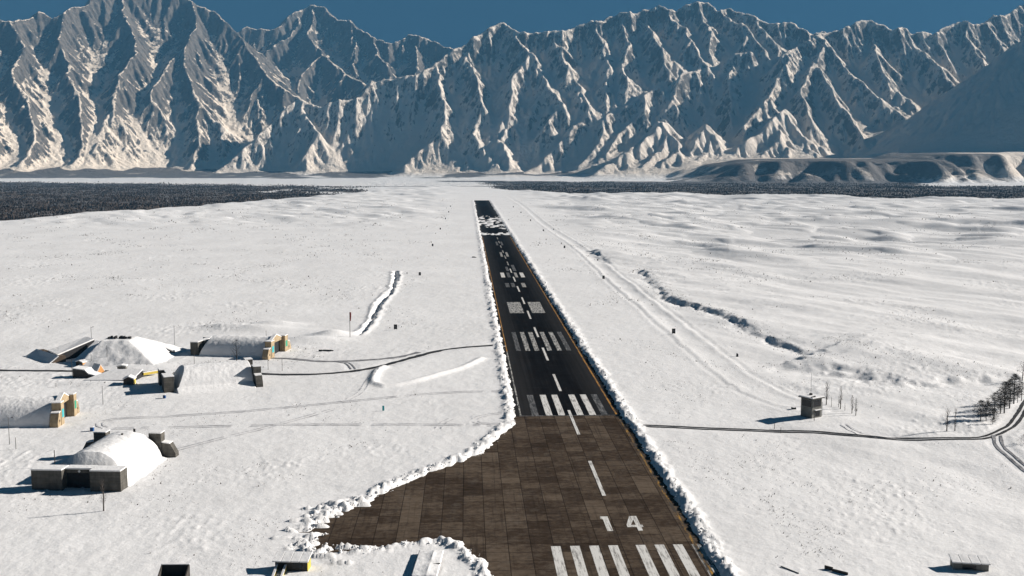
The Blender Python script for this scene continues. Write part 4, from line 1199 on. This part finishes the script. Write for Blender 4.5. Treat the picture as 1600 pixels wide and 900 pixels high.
# ------------------------------------------------------------------ control hut
def control_hut():
    c = g(1267, 654, 0.3)
    r = thing("control_tower", "two-storey grey control hut with snowy overhanging roof and mast, right of the runway", "tower", c, math.radians(34))
    m = MB(); m.box(-2.1, 2.1, -2.1, 2.1, -0.8, 6.4)
    b = m.build("wall", M["hut"], r)
    m = MB(); m.box(-2.7, 2.7, -2.7, 2.7, 6.404, 6.62); ro = m.build("roof", M["conc"], r)
    m = MB(); m.box(-2.65, 2.65, -2.65, 2.65, 6.624, 6.95); m.build("snow_cap", M["snow"], ro, bevel=0.1)
    # window bands: frames round panes on the three glazed sides
    def pane(axis, side, a0, a1, z0, z1, nm="window"):
        m = MB(); e0, e1 = (2.103, 2.16) if side > 0 else (-2.16, -2.103)
        if axis == 'x': m.box(a0, a1, e0, e1, z0, z1)
        else: m.box(e0, e1, a0, a1, z0, z1)
        w = m.build(nm, M["glass"], r)
        f = MB(); k = 0.09; e0, e1 = (2.103, 2.2) if side > 0 else (-2.2, -2.103)
        for (p0, p1, q0, q1) in ((a0 - k, a0 - .002, z0 - k, z1 + k), (a1 + .002, a1 + k, z0 - k, z1 + k), (a0, a1, z1 + .002, z1 + k), (a0, a1, z0 - k, z0 - .002)):
            if axis == 'x': f.box(p0, p1, e0, e1, q0, q1)
            else: f.box(e0, e1, p0, p1, q0, q1)
        f.build("frame", M["hut"], w)
    pane('y', -1, -1.8, 1.7, 4.0, 5.9); pane('x', -1, -1.75, 1.6, 4.0, 5.9)
    pane('x', -1, -0.9, 1.2, 1.1, 2.7); pane('y', 1, -1.7, 1.7, 4.0, 5.9)
    m = MB(); m.box(-1.2, 1.5, -2.75, -2.11, 2.9, 3.05); cn = m.build("canopy", M["conc"], r)
    m = MB(); m.box(-1.2, 1.5, -2.75, -2.11, 3.053, 3.2); m.build("snow_cap", M["snow"], cn)
    m = MB(); m.tube((0.6, 0.8, 6.9), (0.6, 0.8, 7.4), 0.5, 0.45, 8); m.build("mast_base", M["black"], r)
    m = MB(); m.tube((0.6, 0.8, 7.4), (0.6, 0.8, 13.4), 0.06, 0.03, 6); m.tube((0.2, 0.8, 8.8), (1.0, 0.8, 8.8), 0.03, 0.03, 5); m.build("mast", M["pole"], r)
    m = MB(); m.extr([(-2.4, 6.96), (-0.6, 6.96), (-0.6, 7.3), (-2.4, 7.1)], -2.0, -1.7); m.build("roof_rail", M["dark"], r)
    m = MB(); m.tube((2.9, -1.6, -0.6), (2.9, -1.6, 5.0), 0.07, 0.06, 6); m.build("drain_pipe", M["pole"], r)
    c = g(1240, 642, 0.35)
    k = thing("generator_box", "small dark generator box on the snow left of the control hut", "box", c, 0.3)
    m = MB(); m.box(-0.6, 0.6, -0.5, 0.5, -0.4, 1.1); m.build("case", M["black"], k, bevel=0.05)
    m = MB(); m.box(-0.62, 0.62, -0.52, 0.52, 1.103, 1.25); m.build("snow_cap", M["snow"], k, bevel=0.05)
    m = MB(); m.tube((-0.6, -0.2, 0.2), (-2.2, -0.4, -0.1), 0.1, 0.08, 6); m.build("cable", M["black"], k)
control_hut()

# ------------------------------------------------------------------ poles, boards, windsock
def poles():
    def pole(px, py, h, label, arm=False, name="lamp_post", cat="pole", w=0.09, group="thin poles around the shelters"):
        c = g(px, py, 0.35)
        r = thing(name, label, cat, c, random.uniform(-.3, .3), group)
        m = MB(); m.tube((0, 0, -0.6), (0, 0, h), w, w * 0.75, 6); m.build("shaft", M["pole"], r)
        if arm:
            m = MB(); m.tube((0, 0, h - 0.5), (0.9, 0, h - 0.1), 0.05, 0.04, 5); m.box(0.8, 1.2, -0.12, 0.12, h - 0.2, h - 0.02); m.build("arm", M["pole"], r)
        return r
    random.seed(3)
    pole(143, 530, 5.5, "pole with small side arm on top of the buried snow mound", True)
    pole(273, 540, 8.3, "bare pole standing behind the dark sloping retaining wall")
    pole(168, 570, 7.4, "bare pole at the foot of the buried mound, above the shelter road")
    pole(304, 577, 6.6, "thin pole in front of the shaded flank of the far shelter, left end")
    pole(416, 527, 3.0, "short pole right behind the far shelter's ochre portal")
    pole(419, 578, 5.0, "thin pole below the far shelter's portal, closest to its near wing wall")
    pole(441, 580, 5.0, "thin pole by the shelter road, one step right of the portal's wing wall")
    pole(387, 578, 4.6, "thin pole between the far and the sunlit shelter")
    pole(113, 588, 6.2, "thin pole at the corner of the low sloping shed")
    pole(143, 572, 4.5, "thin pole behind the small orange-ended hut")
    pole(15, 694, 7.4, "tall pole with crossed arm in front of the half-seen shelter at the left edge", True)
    pole(86, 729, 4.2, "short thick pole behind the near shelter's left blast wall", w=0.13)
    pole(161, 632, 6.0, "thin pole in the open snow left of the tall dark block")
    pole(25, 702, 3.2, "low thin post right of the tall armed pole at the left edge")
    pole(1210, 670, 1.7, "short stake beside the access road, left of the control hut", name="snow_stake", group="stakes along the access road")
    pole(1220, 676, 1.5, "short stake below the access road, left of the control hut", name="snow_stake", group="stakes along the access road")
    pole(1272, 661, 3.2, "thin signal post just in front of the control hut", name="signal_post", group="stakes along the access road")
    # windsock
    c = g(547, 528, 0.4)
    r = thing("windsock", "limp dark red windsock hanging from a tall pole left of the snow trench", "windsock", c, 0.0)
    m = MB(); m.tube((0, 0, -0.5), (0, 0, 11.0), 0.14, 0.10, 8); m.build("pole", M["pole"], r)
    m = MB(); m.tube((0.28, 0, 11.2), (0.32, 0, 9.2), 0.42, 0.34, 10); m.tube((0.32, 0, 9.2), (0.22, 0, 7.4), 0.34, 0.2, 10); m.build("sock", M["red"], r)
    m = MB(); m.tube((0, 0, 10.99), (0.6, 0, 11.25), 0.06, 0.06, 6); m.build("ring_arm", M["pole"], r)
    # distance boards along the runway
    proto = None
    left = [(618, 515, 1), (656, 431, 1), (676, 385, 1), (688, 359, .9), (696, 343, .9), (701, 332, .9), (704, 323, .9)]
    right = [(1052.5, 523, 1), (943, 437, 1), (882, 388, 1), (849, 361.5, .9), (829, 345.5, .9), (814, 333, .9), (802, 324, .9)]
    order = ["nearest", "second nearest", "third nearest", "fourth nearest", "third farthest", "second farthest", "farthest"]
    for side, lst in (("left", left), ("right", right)):
        for i, (px, py, s_) in enumerate(lst):
            c = g(px, py, 0.4); c.z = gz(c.x, c.y) - 0.05
            sidew = "snow trench side" if side == "left" else "perimeter track side"
            lab = f"black distance board on the {sidew} of the runway, {order[i]} in its row"
            if proto is None:
                proto = thing("distance_board", lab, "board", c, 0.0, "black distance boards along the runway")
                m = MB(); m.box(-0.75, 0.75, -0.12, 0.12, 0.35, 2.5); b = m.build("panel", M["black"], proto, bevel=0.04)
                m = MB(); m.box(-0.3, 0.3, -0.135, -0.122, 1.1, 1.9); m.build("reflector", M["pole"], b)
                for x in (-0.6, 0.6): m = MB(); m.tube((x, 0, -0.5), (x, 0, 0.35), 0.06, 0.06, 6); m.build("leg", M["pole"], proto)
            else:
                dup(proto, c, 0.0, lab, "black distance boards along the runway", (s_, s_, s_))
    # small cones and lumps
    for (px, py, lb) in ((1152, 555, "small dark marker stump between perimeter track and scarp, nearest of its row"), (934, 406, "small dark marker stump beside the dark scarp's upper end"), (865, 359, "small dark marker stump beyond the perimeter track, farthest of its row")):
        c = g(px, py, 0.4); m = MB(); m.tube((0, 0, -0.4), (0, 0, 1.3), 0.5, 0.38, 8); b = m.build("marker_stump", M["black"], bevel=0.03); c.z = gz(c.x, c.y); b.location = c
        tag(b, lb, "marker", "dark marker stumps by the perimeter track")
        m = MB(); m.tube((0, 0, 1.303), (0, 0, 1.45), 0.4, 0.3, 8); m.build("snow_cap", M["snow"], b)
    c = g(599, 642, 0.4)
    r = thing("teal_marker", "small turquoise marker board standing alone on the snow left of the runway", "marker", c, 0.1)
    m = MB(); m.box(-0.32, 0.32, -0.08, 0.08, 0.1, 1.6); m.build("panel", M["teal"], r, bevel=0.03)
    m = MB(); m.tube((0, 0, -0.4), (0, 0, 0.1), 0.06, 0.06, 6); m.build("leg", M["pole"], r)
    # dark wreck-like heaps
    for (px, py, w_, lb, nm) in ((509, 549, 6.0, "flat dark timber pile lying on snow right of the ochre portal", "timber_pile"),
                                 (741, 402.5, 3.5, "dark low object half buried in snow just left of the runway", "buried_crate")):
        c = g(px, py, 0.35); c.z = gz(c.x, c.y)
        m = MB(); rnd = random.Random(int(px))
        for i in range(9):
            x = rnd.uniform(-w_ / 2, w_ / 2 - 1); y = rnd.uniform(-1, 1); m.box(x, x + rnd.uniform(1, 2.2), y, y + rnd.uniform(.3, .7), -0.3, rnd.uniform(.3, .75))
        b = m.build(nm, M["black"]); b.location = c; tag(b, lb, "pile")
poles()
# ------------------------------------------------------------------ trees
def twig_crown(rng, base, h, r, n, w, up=0.6, z0=0.25):
    """many thin twig blades spread through the crown's volume"""
    t = rng.random(n)
    z = h * (z0 + (1 - z0) * t)
    rr = r * np.sin(np.pi * np.clip(0.12 + 0.88 * t, 0, 1)) ** 0.7 * np.sqrt(rng.random(n))
    a = rng.random(n) * 2 * np.pi
    p = np.column_stack([np.cos(a) * rr, np.sin(a) * rr, z])
    clump = np.sin(p[:, 0] * 2.3 + base[0]) * np.sin(p[:, 1] * 2.1 + base[1]) * np.sin(p[:, 2] * 1.9)
    p = p[clump > -0.25]
    n = len(p)
    d = np.column_stack([np.cos(a[:n]), np.sin(a[:n]), np.full(n, up) + rng.normal(0, .3, n)]); d /= np.linalg.norm(d, axis=1)[:, None]
    L = rng.uniform(0.4, 1.0, n)[:, None] * h * 0.13
    s = np.cross(d, rng.normal(size=(n, 3))); s /= np.linalg.norm(s, axis=1)[:, None] + 1e-9
    v = np.stack([p - s * w, p + s * w, p + d * L], 1).reshape(-1, 3)
    f = np.arange(n * 3).reshape(n, 3)
    return v, f
def make_tree(name, label, cat, px, py, h, r, mat, group, n=260, up=1.4, seed=1, w=0.035, forks=7, z0=0.22):
    rng = np.random.default_rng(seed); rnd = random.Random(seed)
    c = g(px, py, 0.35)
    root = thing(name, label, cat, c, rnd.uniform(0, 6), group)
    m = MB()
    top = Vector((rnd.uniform(-.25, .25), rnd.uniform(-.25, .25), h * 0.93))
    mid = Vector((rnd.uniform(-.15, .15), rnd.uniform(-.15, .15), h * 0.45))
    m.tube((0, 0, -0.5), mid, 0.022 * h, 0.015 * h, 7); m.tube(mid, top, 0.015 * h, 0.003 * h, 6)
    m.build("trunk", mat, root)
    b = MB()
    for i in range(forks):
        t = 0.2 + 0.65 * i / forks + rnd.uniform(-.04, .04)
        p = mid * (t / 0.45) if t < 0.45 else mid + (top - mid) * ((t - 0.45) / 0.5)
        a = i * 2.4 + rnd.uniform(-.5, .5); L = r * rnd.uniform(0.7, 1.15)
        q = p + Vector((math.cos(a) * L, math.sin(a) * L, L * up * rnd.uniform(.7, 1.2)))
        k = p + (q - p) * 0.5 + Vector((0, 0, -0.08 * L))
        b.tube(p, k, 0.008 * h, 0.005 * h, 5); b.tube(k, q, 0.005 * h, 0.0015 * h, 5)
    b.build("limbs", mat, root)
    v, f = twig_crown(rng, (px, py), h, r, n, w, up * 0.7, z0)
    np_mesh("crown", v, f, mat, None, False, root)
    return root
def trees():
    gp = "bare poplars beside the control hut"
    rows = [(1291, 633, 7.0, 1.0, "bare poplar just right of the control hut, tallest and first in its row"), (1313, 640, 6.5, 0.75, "slim bare poplar second to the right of the control hut"),
            (1331, 647, 5.2, 0.6, "bare poplar third in the row right of the control hut, dark stem"), (1337, 650, 5.0, 0.6, "short pale poplar, last in the row right of the control hut")]
    for i, (px, py, h, r, lb) in enumerate(rows):
        make_tree("poplar_tree", lb, "tree", px, py, h * 1.08, r, M["bark"], gp, 240, 2.2, 50 + i, 0.022)
    for i, (px, py, h, lb) in enumerate(((1299, 636, 3.6, "young whip of a tree between the first two poplars"), (1310, 637, 3.8, "young whip of a tree close against the second poplar"), (1320, 643, 3.0, "young whip of a tree between the second and third poplar"))):
        make_tree("sapling", lb, "tree", px, py, h, 0.25, M["bark"], "saplings among the poplars", 40, 2.5, 80 + i, 0.012, 4)
    make_tree("poplar_tree", "lone bare poplar left of the dark tree clump, beside the access road", "tree", 1479, 677, 8.0, 0.8, M["bark"], "poplars by the access road", 240, 2.2, 61, 0.022)
    make_tree("poplar_tree", "thin pale poplar between the lone poplar and the dark tree clump", "tree", 1492, 676, 7.0, 0.65, M["bark"], "poplars by the access road", 160, 2.2, 62, 0.014)
    make_tree("poplar_tree", "tall slender bare poplar in front of the near shelter's right blast wall", "tree", 162, 799, 7.6, 0.6, M["bark"], None, 260, 2.6, 63, 0.016)
    make_tree("poplar_tree", "bare spreading tree in front of the far shelter's shaded flank", "tree", 370, 566, 8.6, 2.4, M["darkbark"], None, 340, 1.4, 64, 0.03)
    gp = "dark trees by the bend of the access road"
    dark = [(1532, 661, 6.6, 2.6, "dark spreading tree leaning at the lower left end of the roadside clump"), (1541, 660, 6.2, 2.3, "dark tree second from the lower end of the roadside clump"),
            (1553, 658, 8.4, 2.6, "tall dark tree near the middle of the roadside clump"), (1551, 667, 5.0, 1.5, "small thin tree in front of the roadside clump"),
            (1563, 649, 8.2, 2.4, "dark tree in the upper middle of the roadside clump"), (1569, 648, 10.2, 2.2, "tall dark tree above the middle of the roadside clump"),
            (1577, 640, 9.4, 2.4, "dark tree third from the upper end of the roadside clump"), (1584, 632, 9.6, 2.2, "highest-standing dark tree at the top of the roadside clump"),
            (1590, 628, 5.0, 1.2, "short tree just below the clump's top, beside the road"), (1596, 624, 5.6, 1.3, "short tree at the upper end of the clump, at the right edge")]
    for i, (px, py, h, r, lb) in enumerate(dark):
        make_tree("dark_tree", lb, "tree", px, py, h, r, M["darkbark"], gp, 1050 if h > 6 else 450, 0.35, 70 + i, 0.055, 12, 0.28)
    make_tree("dark_tree", "lone bare tree up the slope at the right edge, above the roadside clump", "tree", 1597, 596, 7.5, 2.0, M["bark"], gp, 300, 0.8, 95, 0.03)
    make_tree("dark_tree", "bushy low tree at the right edge below the road bend", "tree", 1601, 698, 3.4, 2.0, M["darkbark"], gp, 500, 0.7, 96, 0.035, 8, 0.1)
    # low bushes near the sheds
    gp = "leafless bushes around the sheds"
    bl = [(87, 606, 1.5, "dark leafless bush in the snow below the low sloping shed"), (111, 603, 1.6, "leafless bush in the snow between two others near the sheds"), (124, 605, 1.5, "leafless bush right of its neighbours under the snow roof slab"),
          (326, 574, 2.6, "dense leafless bush between the far and the sunlit shelter"), (355, 572, 2.0, "leafless bush beside the spreading tree at the far shelter"), (362, 577, 1.8, "leafless bush against the right end of the sunlit shelter"), (125, 560, 2.0, "leafless bush in front of the buried shelter's slot")]
    for i, (px, py, h, lb) in enumerate(bl):
        make_tree("bush", lb, "bush", px, py, h, h * 0.8, M["bark"], gp, 150, 1.0, 110 + i, 0.028, 6, 0.05)
trees()

# ------------------------------------------------------------------ woods, scrub with painted pit shade, snow chunks: what nobody could count
def woods():
    rng = np.random.default_rng(7)
    # candidates over the valley floor, denser close by
    n = 330000
    u = rng.random(n)
    Y = 1250 * np.exp(u * math.log(5900 / 1250.0))
    X = (rng.random(n) * 2 - 1) * (0.60 * Y + 60)
    w = wood_mask(X, Y)
    ppx_ = 800 + X / Y * 1661.0
    w = w * np.where(ppx_ > 960, sstep(5450, 5250, Y), 1)
    dens = np.clip(w * 1.35 - 0.38 + 1.2 * fbm(X / 90, Y / 170, 3, 901), 0, 1) * (w > 0.25)
    k = rng.random(n) < dens * np.where(X < 0, 0.5, 0.5)
    X, Y = X[k], Y[k]
    Z = np.where(Y > 4550, -21.3, ground_smooth(X, Y) - 0.3)
    n = len(X); print("WOODS", n)
    h = rng.uniform(4.0, 10.0, n) * (0.8 + 0.5 * np.clip(fbm(X / 150, Y / 150, 2, 911), -0.5, 0.8)); 
    vs = []; fs = []
    tone = np.clip(0.55 * rng.random(n) + 0.25 + 0.7 * fbm(X / 110, Y / 260, 3, 921), 0, 1)
    at_ = []
    # a trunk blade and crown blades crossing each other
    for j in range(5):
        a = rng.random(n) * 2 * np.pi
        wd = h * (0.035 if j == 0 else rng.uniform(0.10, 0.24, n))
        lean = rng.normal(0, 0.12, (n, 2)) * h[:, None] * (0 if j == 0 else 1)
        z0 = 0 if j == 0 else h * rng.uniform(0.12, 0.35, n)
        z1 = h if j == 0 else h * rng.uniform(0.75, 1.0, n)
        dx = np.cos(a) * wd; dy = np.sin(a) * wd
        cx = X + lean[:, 0] * 0.6; cy = Y + lean[:, 1] * 0.6
        zm = (z0 + z1) * 0.5
        v = np.stack([np.column_stack([X, Y, Z + z0]), np.column_stack([cx + dx, cy + dy, Z + zm]), np.column_stack([cx, cy, Z + z1]), np.column_stack([cx - dx, cy - dy, Z + zm])], 1)
        vs.append(v.reshape(-1, 3)); at_.append(np.repeat(tone, 4))
    co = np.concatenate(vs); f = np.arange(len(co)).reshape(-1, 4)
    s = NT("bare_woodland"); t = s.attr("tone")
    s.col(s.ramp(t, [(0.0, (0.035, 0.028, 0.026)), (0.7, (0.095, 0.076, 0.066)), (1.0, (0.20, 0.165, 0.14))])); s.rough(0.9)
    o = np_mesh("woods", co, f, s.m, {"tone": np.concatenate(at_)}); o["kind"] = "stuff"
woods()

def tufts_and_pit_shade():
    """dry stems and scrub poking through the snow; some dark blades stand in for pit shadows"""
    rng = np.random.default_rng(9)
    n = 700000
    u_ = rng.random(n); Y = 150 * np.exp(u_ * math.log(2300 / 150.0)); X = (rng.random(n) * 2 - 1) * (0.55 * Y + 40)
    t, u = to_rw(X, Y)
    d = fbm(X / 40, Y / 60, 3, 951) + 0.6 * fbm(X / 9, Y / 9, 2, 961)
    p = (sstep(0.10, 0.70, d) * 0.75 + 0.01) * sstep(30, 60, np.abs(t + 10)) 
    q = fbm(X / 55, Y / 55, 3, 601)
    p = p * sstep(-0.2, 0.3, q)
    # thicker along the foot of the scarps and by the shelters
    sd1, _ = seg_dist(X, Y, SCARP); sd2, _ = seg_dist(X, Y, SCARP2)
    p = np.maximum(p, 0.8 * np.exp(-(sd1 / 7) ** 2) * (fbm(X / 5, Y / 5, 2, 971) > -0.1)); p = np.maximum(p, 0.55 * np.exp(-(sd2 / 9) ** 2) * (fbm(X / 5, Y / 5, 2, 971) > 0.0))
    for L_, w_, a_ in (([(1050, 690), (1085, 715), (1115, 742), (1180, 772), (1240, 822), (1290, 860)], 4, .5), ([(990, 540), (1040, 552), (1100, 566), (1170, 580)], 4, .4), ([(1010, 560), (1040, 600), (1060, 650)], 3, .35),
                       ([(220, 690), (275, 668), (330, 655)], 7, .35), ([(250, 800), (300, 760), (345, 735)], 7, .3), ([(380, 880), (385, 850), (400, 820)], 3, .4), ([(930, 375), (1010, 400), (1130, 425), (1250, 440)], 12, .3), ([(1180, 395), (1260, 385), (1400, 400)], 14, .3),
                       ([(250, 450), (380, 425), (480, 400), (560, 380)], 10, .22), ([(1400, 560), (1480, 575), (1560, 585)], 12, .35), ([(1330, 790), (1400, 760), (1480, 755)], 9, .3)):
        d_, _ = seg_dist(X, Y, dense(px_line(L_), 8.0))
        p = np.maximum(p, a_ * np.exp(-(d_ / w_) ** 2) * (fbm(X / 4, Y / 4, 2, 991) > -0.05))  # these lines of dark blades paint the shade of snow pits
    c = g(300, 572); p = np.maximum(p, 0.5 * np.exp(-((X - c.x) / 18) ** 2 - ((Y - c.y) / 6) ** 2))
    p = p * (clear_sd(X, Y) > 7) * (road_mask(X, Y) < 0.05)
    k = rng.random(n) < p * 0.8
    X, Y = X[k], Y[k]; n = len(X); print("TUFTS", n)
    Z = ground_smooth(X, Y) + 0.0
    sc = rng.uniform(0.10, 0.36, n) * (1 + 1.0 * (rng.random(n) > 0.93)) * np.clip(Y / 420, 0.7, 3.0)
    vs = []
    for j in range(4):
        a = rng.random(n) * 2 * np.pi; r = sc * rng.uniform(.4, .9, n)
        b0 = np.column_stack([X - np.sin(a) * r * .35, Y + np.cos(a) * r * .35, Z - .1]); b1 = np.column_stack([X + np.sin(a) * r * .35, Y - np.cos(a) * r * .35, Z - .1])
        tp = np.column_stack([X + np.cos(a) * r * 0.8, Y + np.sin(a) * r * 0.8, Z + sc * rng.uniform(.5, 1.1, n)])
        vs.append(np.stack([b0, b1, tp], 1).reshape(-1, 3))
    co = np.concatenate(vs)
    o = np_mesh("scrub_and_pit_shade", co, np.arange(len(co)).reshape(-1, 3), plain("stems_and_pit_shade", (0.05, 0.042, 0.035), (0.13, 0.11, 0.09), 0.3, obj=False), None); o["kind"] = "stuff"
tufts_and_pit_shade()

def chunks():
    """broken lumps of ploughed snow along the banks"""
    rng = np.random.default_rng(12)
    P = dense(OUTLINE, 3.0)
    A = np.array(P); seg = A[1:] - A[:-1]; L = np.linalg.norm(seg, axis=1)
    ym = (A[1:, 1] + A[:-1, 1]) / 2
    wgt = L * np.clip(330 / np.maximum(ym, 160), 0.12, 1.7) * (ym > 150)
    n = 13000
    i = rng.choice(len(L), n, p=wgt / wgt.sum())
    q = A[i] + seg[i] * rng.random(n)[:, None] + np.clip(rng.normal(0, 1.9, (n, 2)), -4.5, 4.5)
    sd = clear_sd(q[:, 0], q[:, 1])
    k = (fbm(q[:, 0] / 5, q[:, 1] / 5, 2, 981) > -0.18) & (sd > -0.5) & (sd < 3.9) & ((sd > 0.2) | (rng.random(n) < 0.25))
    q = q[k]; sd = sd[k]; n = len(q); print("CHUNKS", n)
    size = 0.09 + 0.30 * rng.random(n) ** 2.4 * rng.uniform(0.5, 1.2, n) * np.clip(q[:, 1] / 330, 0.85, 2.2) * np.where(sd < 0.2, 0.55, 1)
    hgt = np.where(sd < 0.3, 0.0, 0.35 + 0.85 * np.exp(-((sd - 2.4) / 1.7) ** 2))
    z = hgt * rng.uniform(0.3, 0.95, n)
    bm = bmesh.new(); bmesh.ops.create_icosphere(bm, subdivisions=1, radius=1.0)
    bv = np.array([v.co[:] for v in bm.verts]); bf = np.array([[v.index for v in f.verts] for f in bm.faces]); bm.free()
    nv = len(bv)
    jit = 1 + rng.uniform(-0.4, 0.35, (n, nv, 1))
    st = rng.uniform(0.6, 1.5, (n, 1, 3)) * np.array([1, 1, 0.8])
    v = bv[None] * jit * st * size[:, None, None]
    v = v + np.column_stack([q, z])[:, None, :]
    f = bf[None] + (np.arange(n) * nv)[:, None, None]
    o = np_mesh("snow_rubble", v.reshape(-1, 3), f.reshape(-1, 3), M["snow"], None, False); o["kind"] = "stuff"
chunks()
# ------------------------------------------------------------------ haze
def build_haze():
    m = bpy.data.materials.new("haze"); m.use_nodes = True; t = m.node_tree
    t.nodes.remove(t.nodes["Principled BSDF"])
    v = t.nodes.new("ShaderNodeVolumePrincipled")
    v.inputs["Density"].default_value = 2.8e-5
    v.inputs["Color"].default_value = (0.22, 0.60, 1.0, 1)
    t.links.new(v.outputs[0], t.nodes["Material Output"].inputs["Volume"])
    bm = bmesh.new(); bmesh.ops.create_cube(bm, size=1.0)
    me = bpy.data.meshes.new("haze"); bm.to_mesh(me); bm.free(); me.materials.append(m)
    o = bpy.data.objects.new("haze", me); C.objects.link(o)
    o.location = (0, 5350, 850); o.scale = (16000, 13340, 2000); o["kind"] = "stuff"
build_haze()
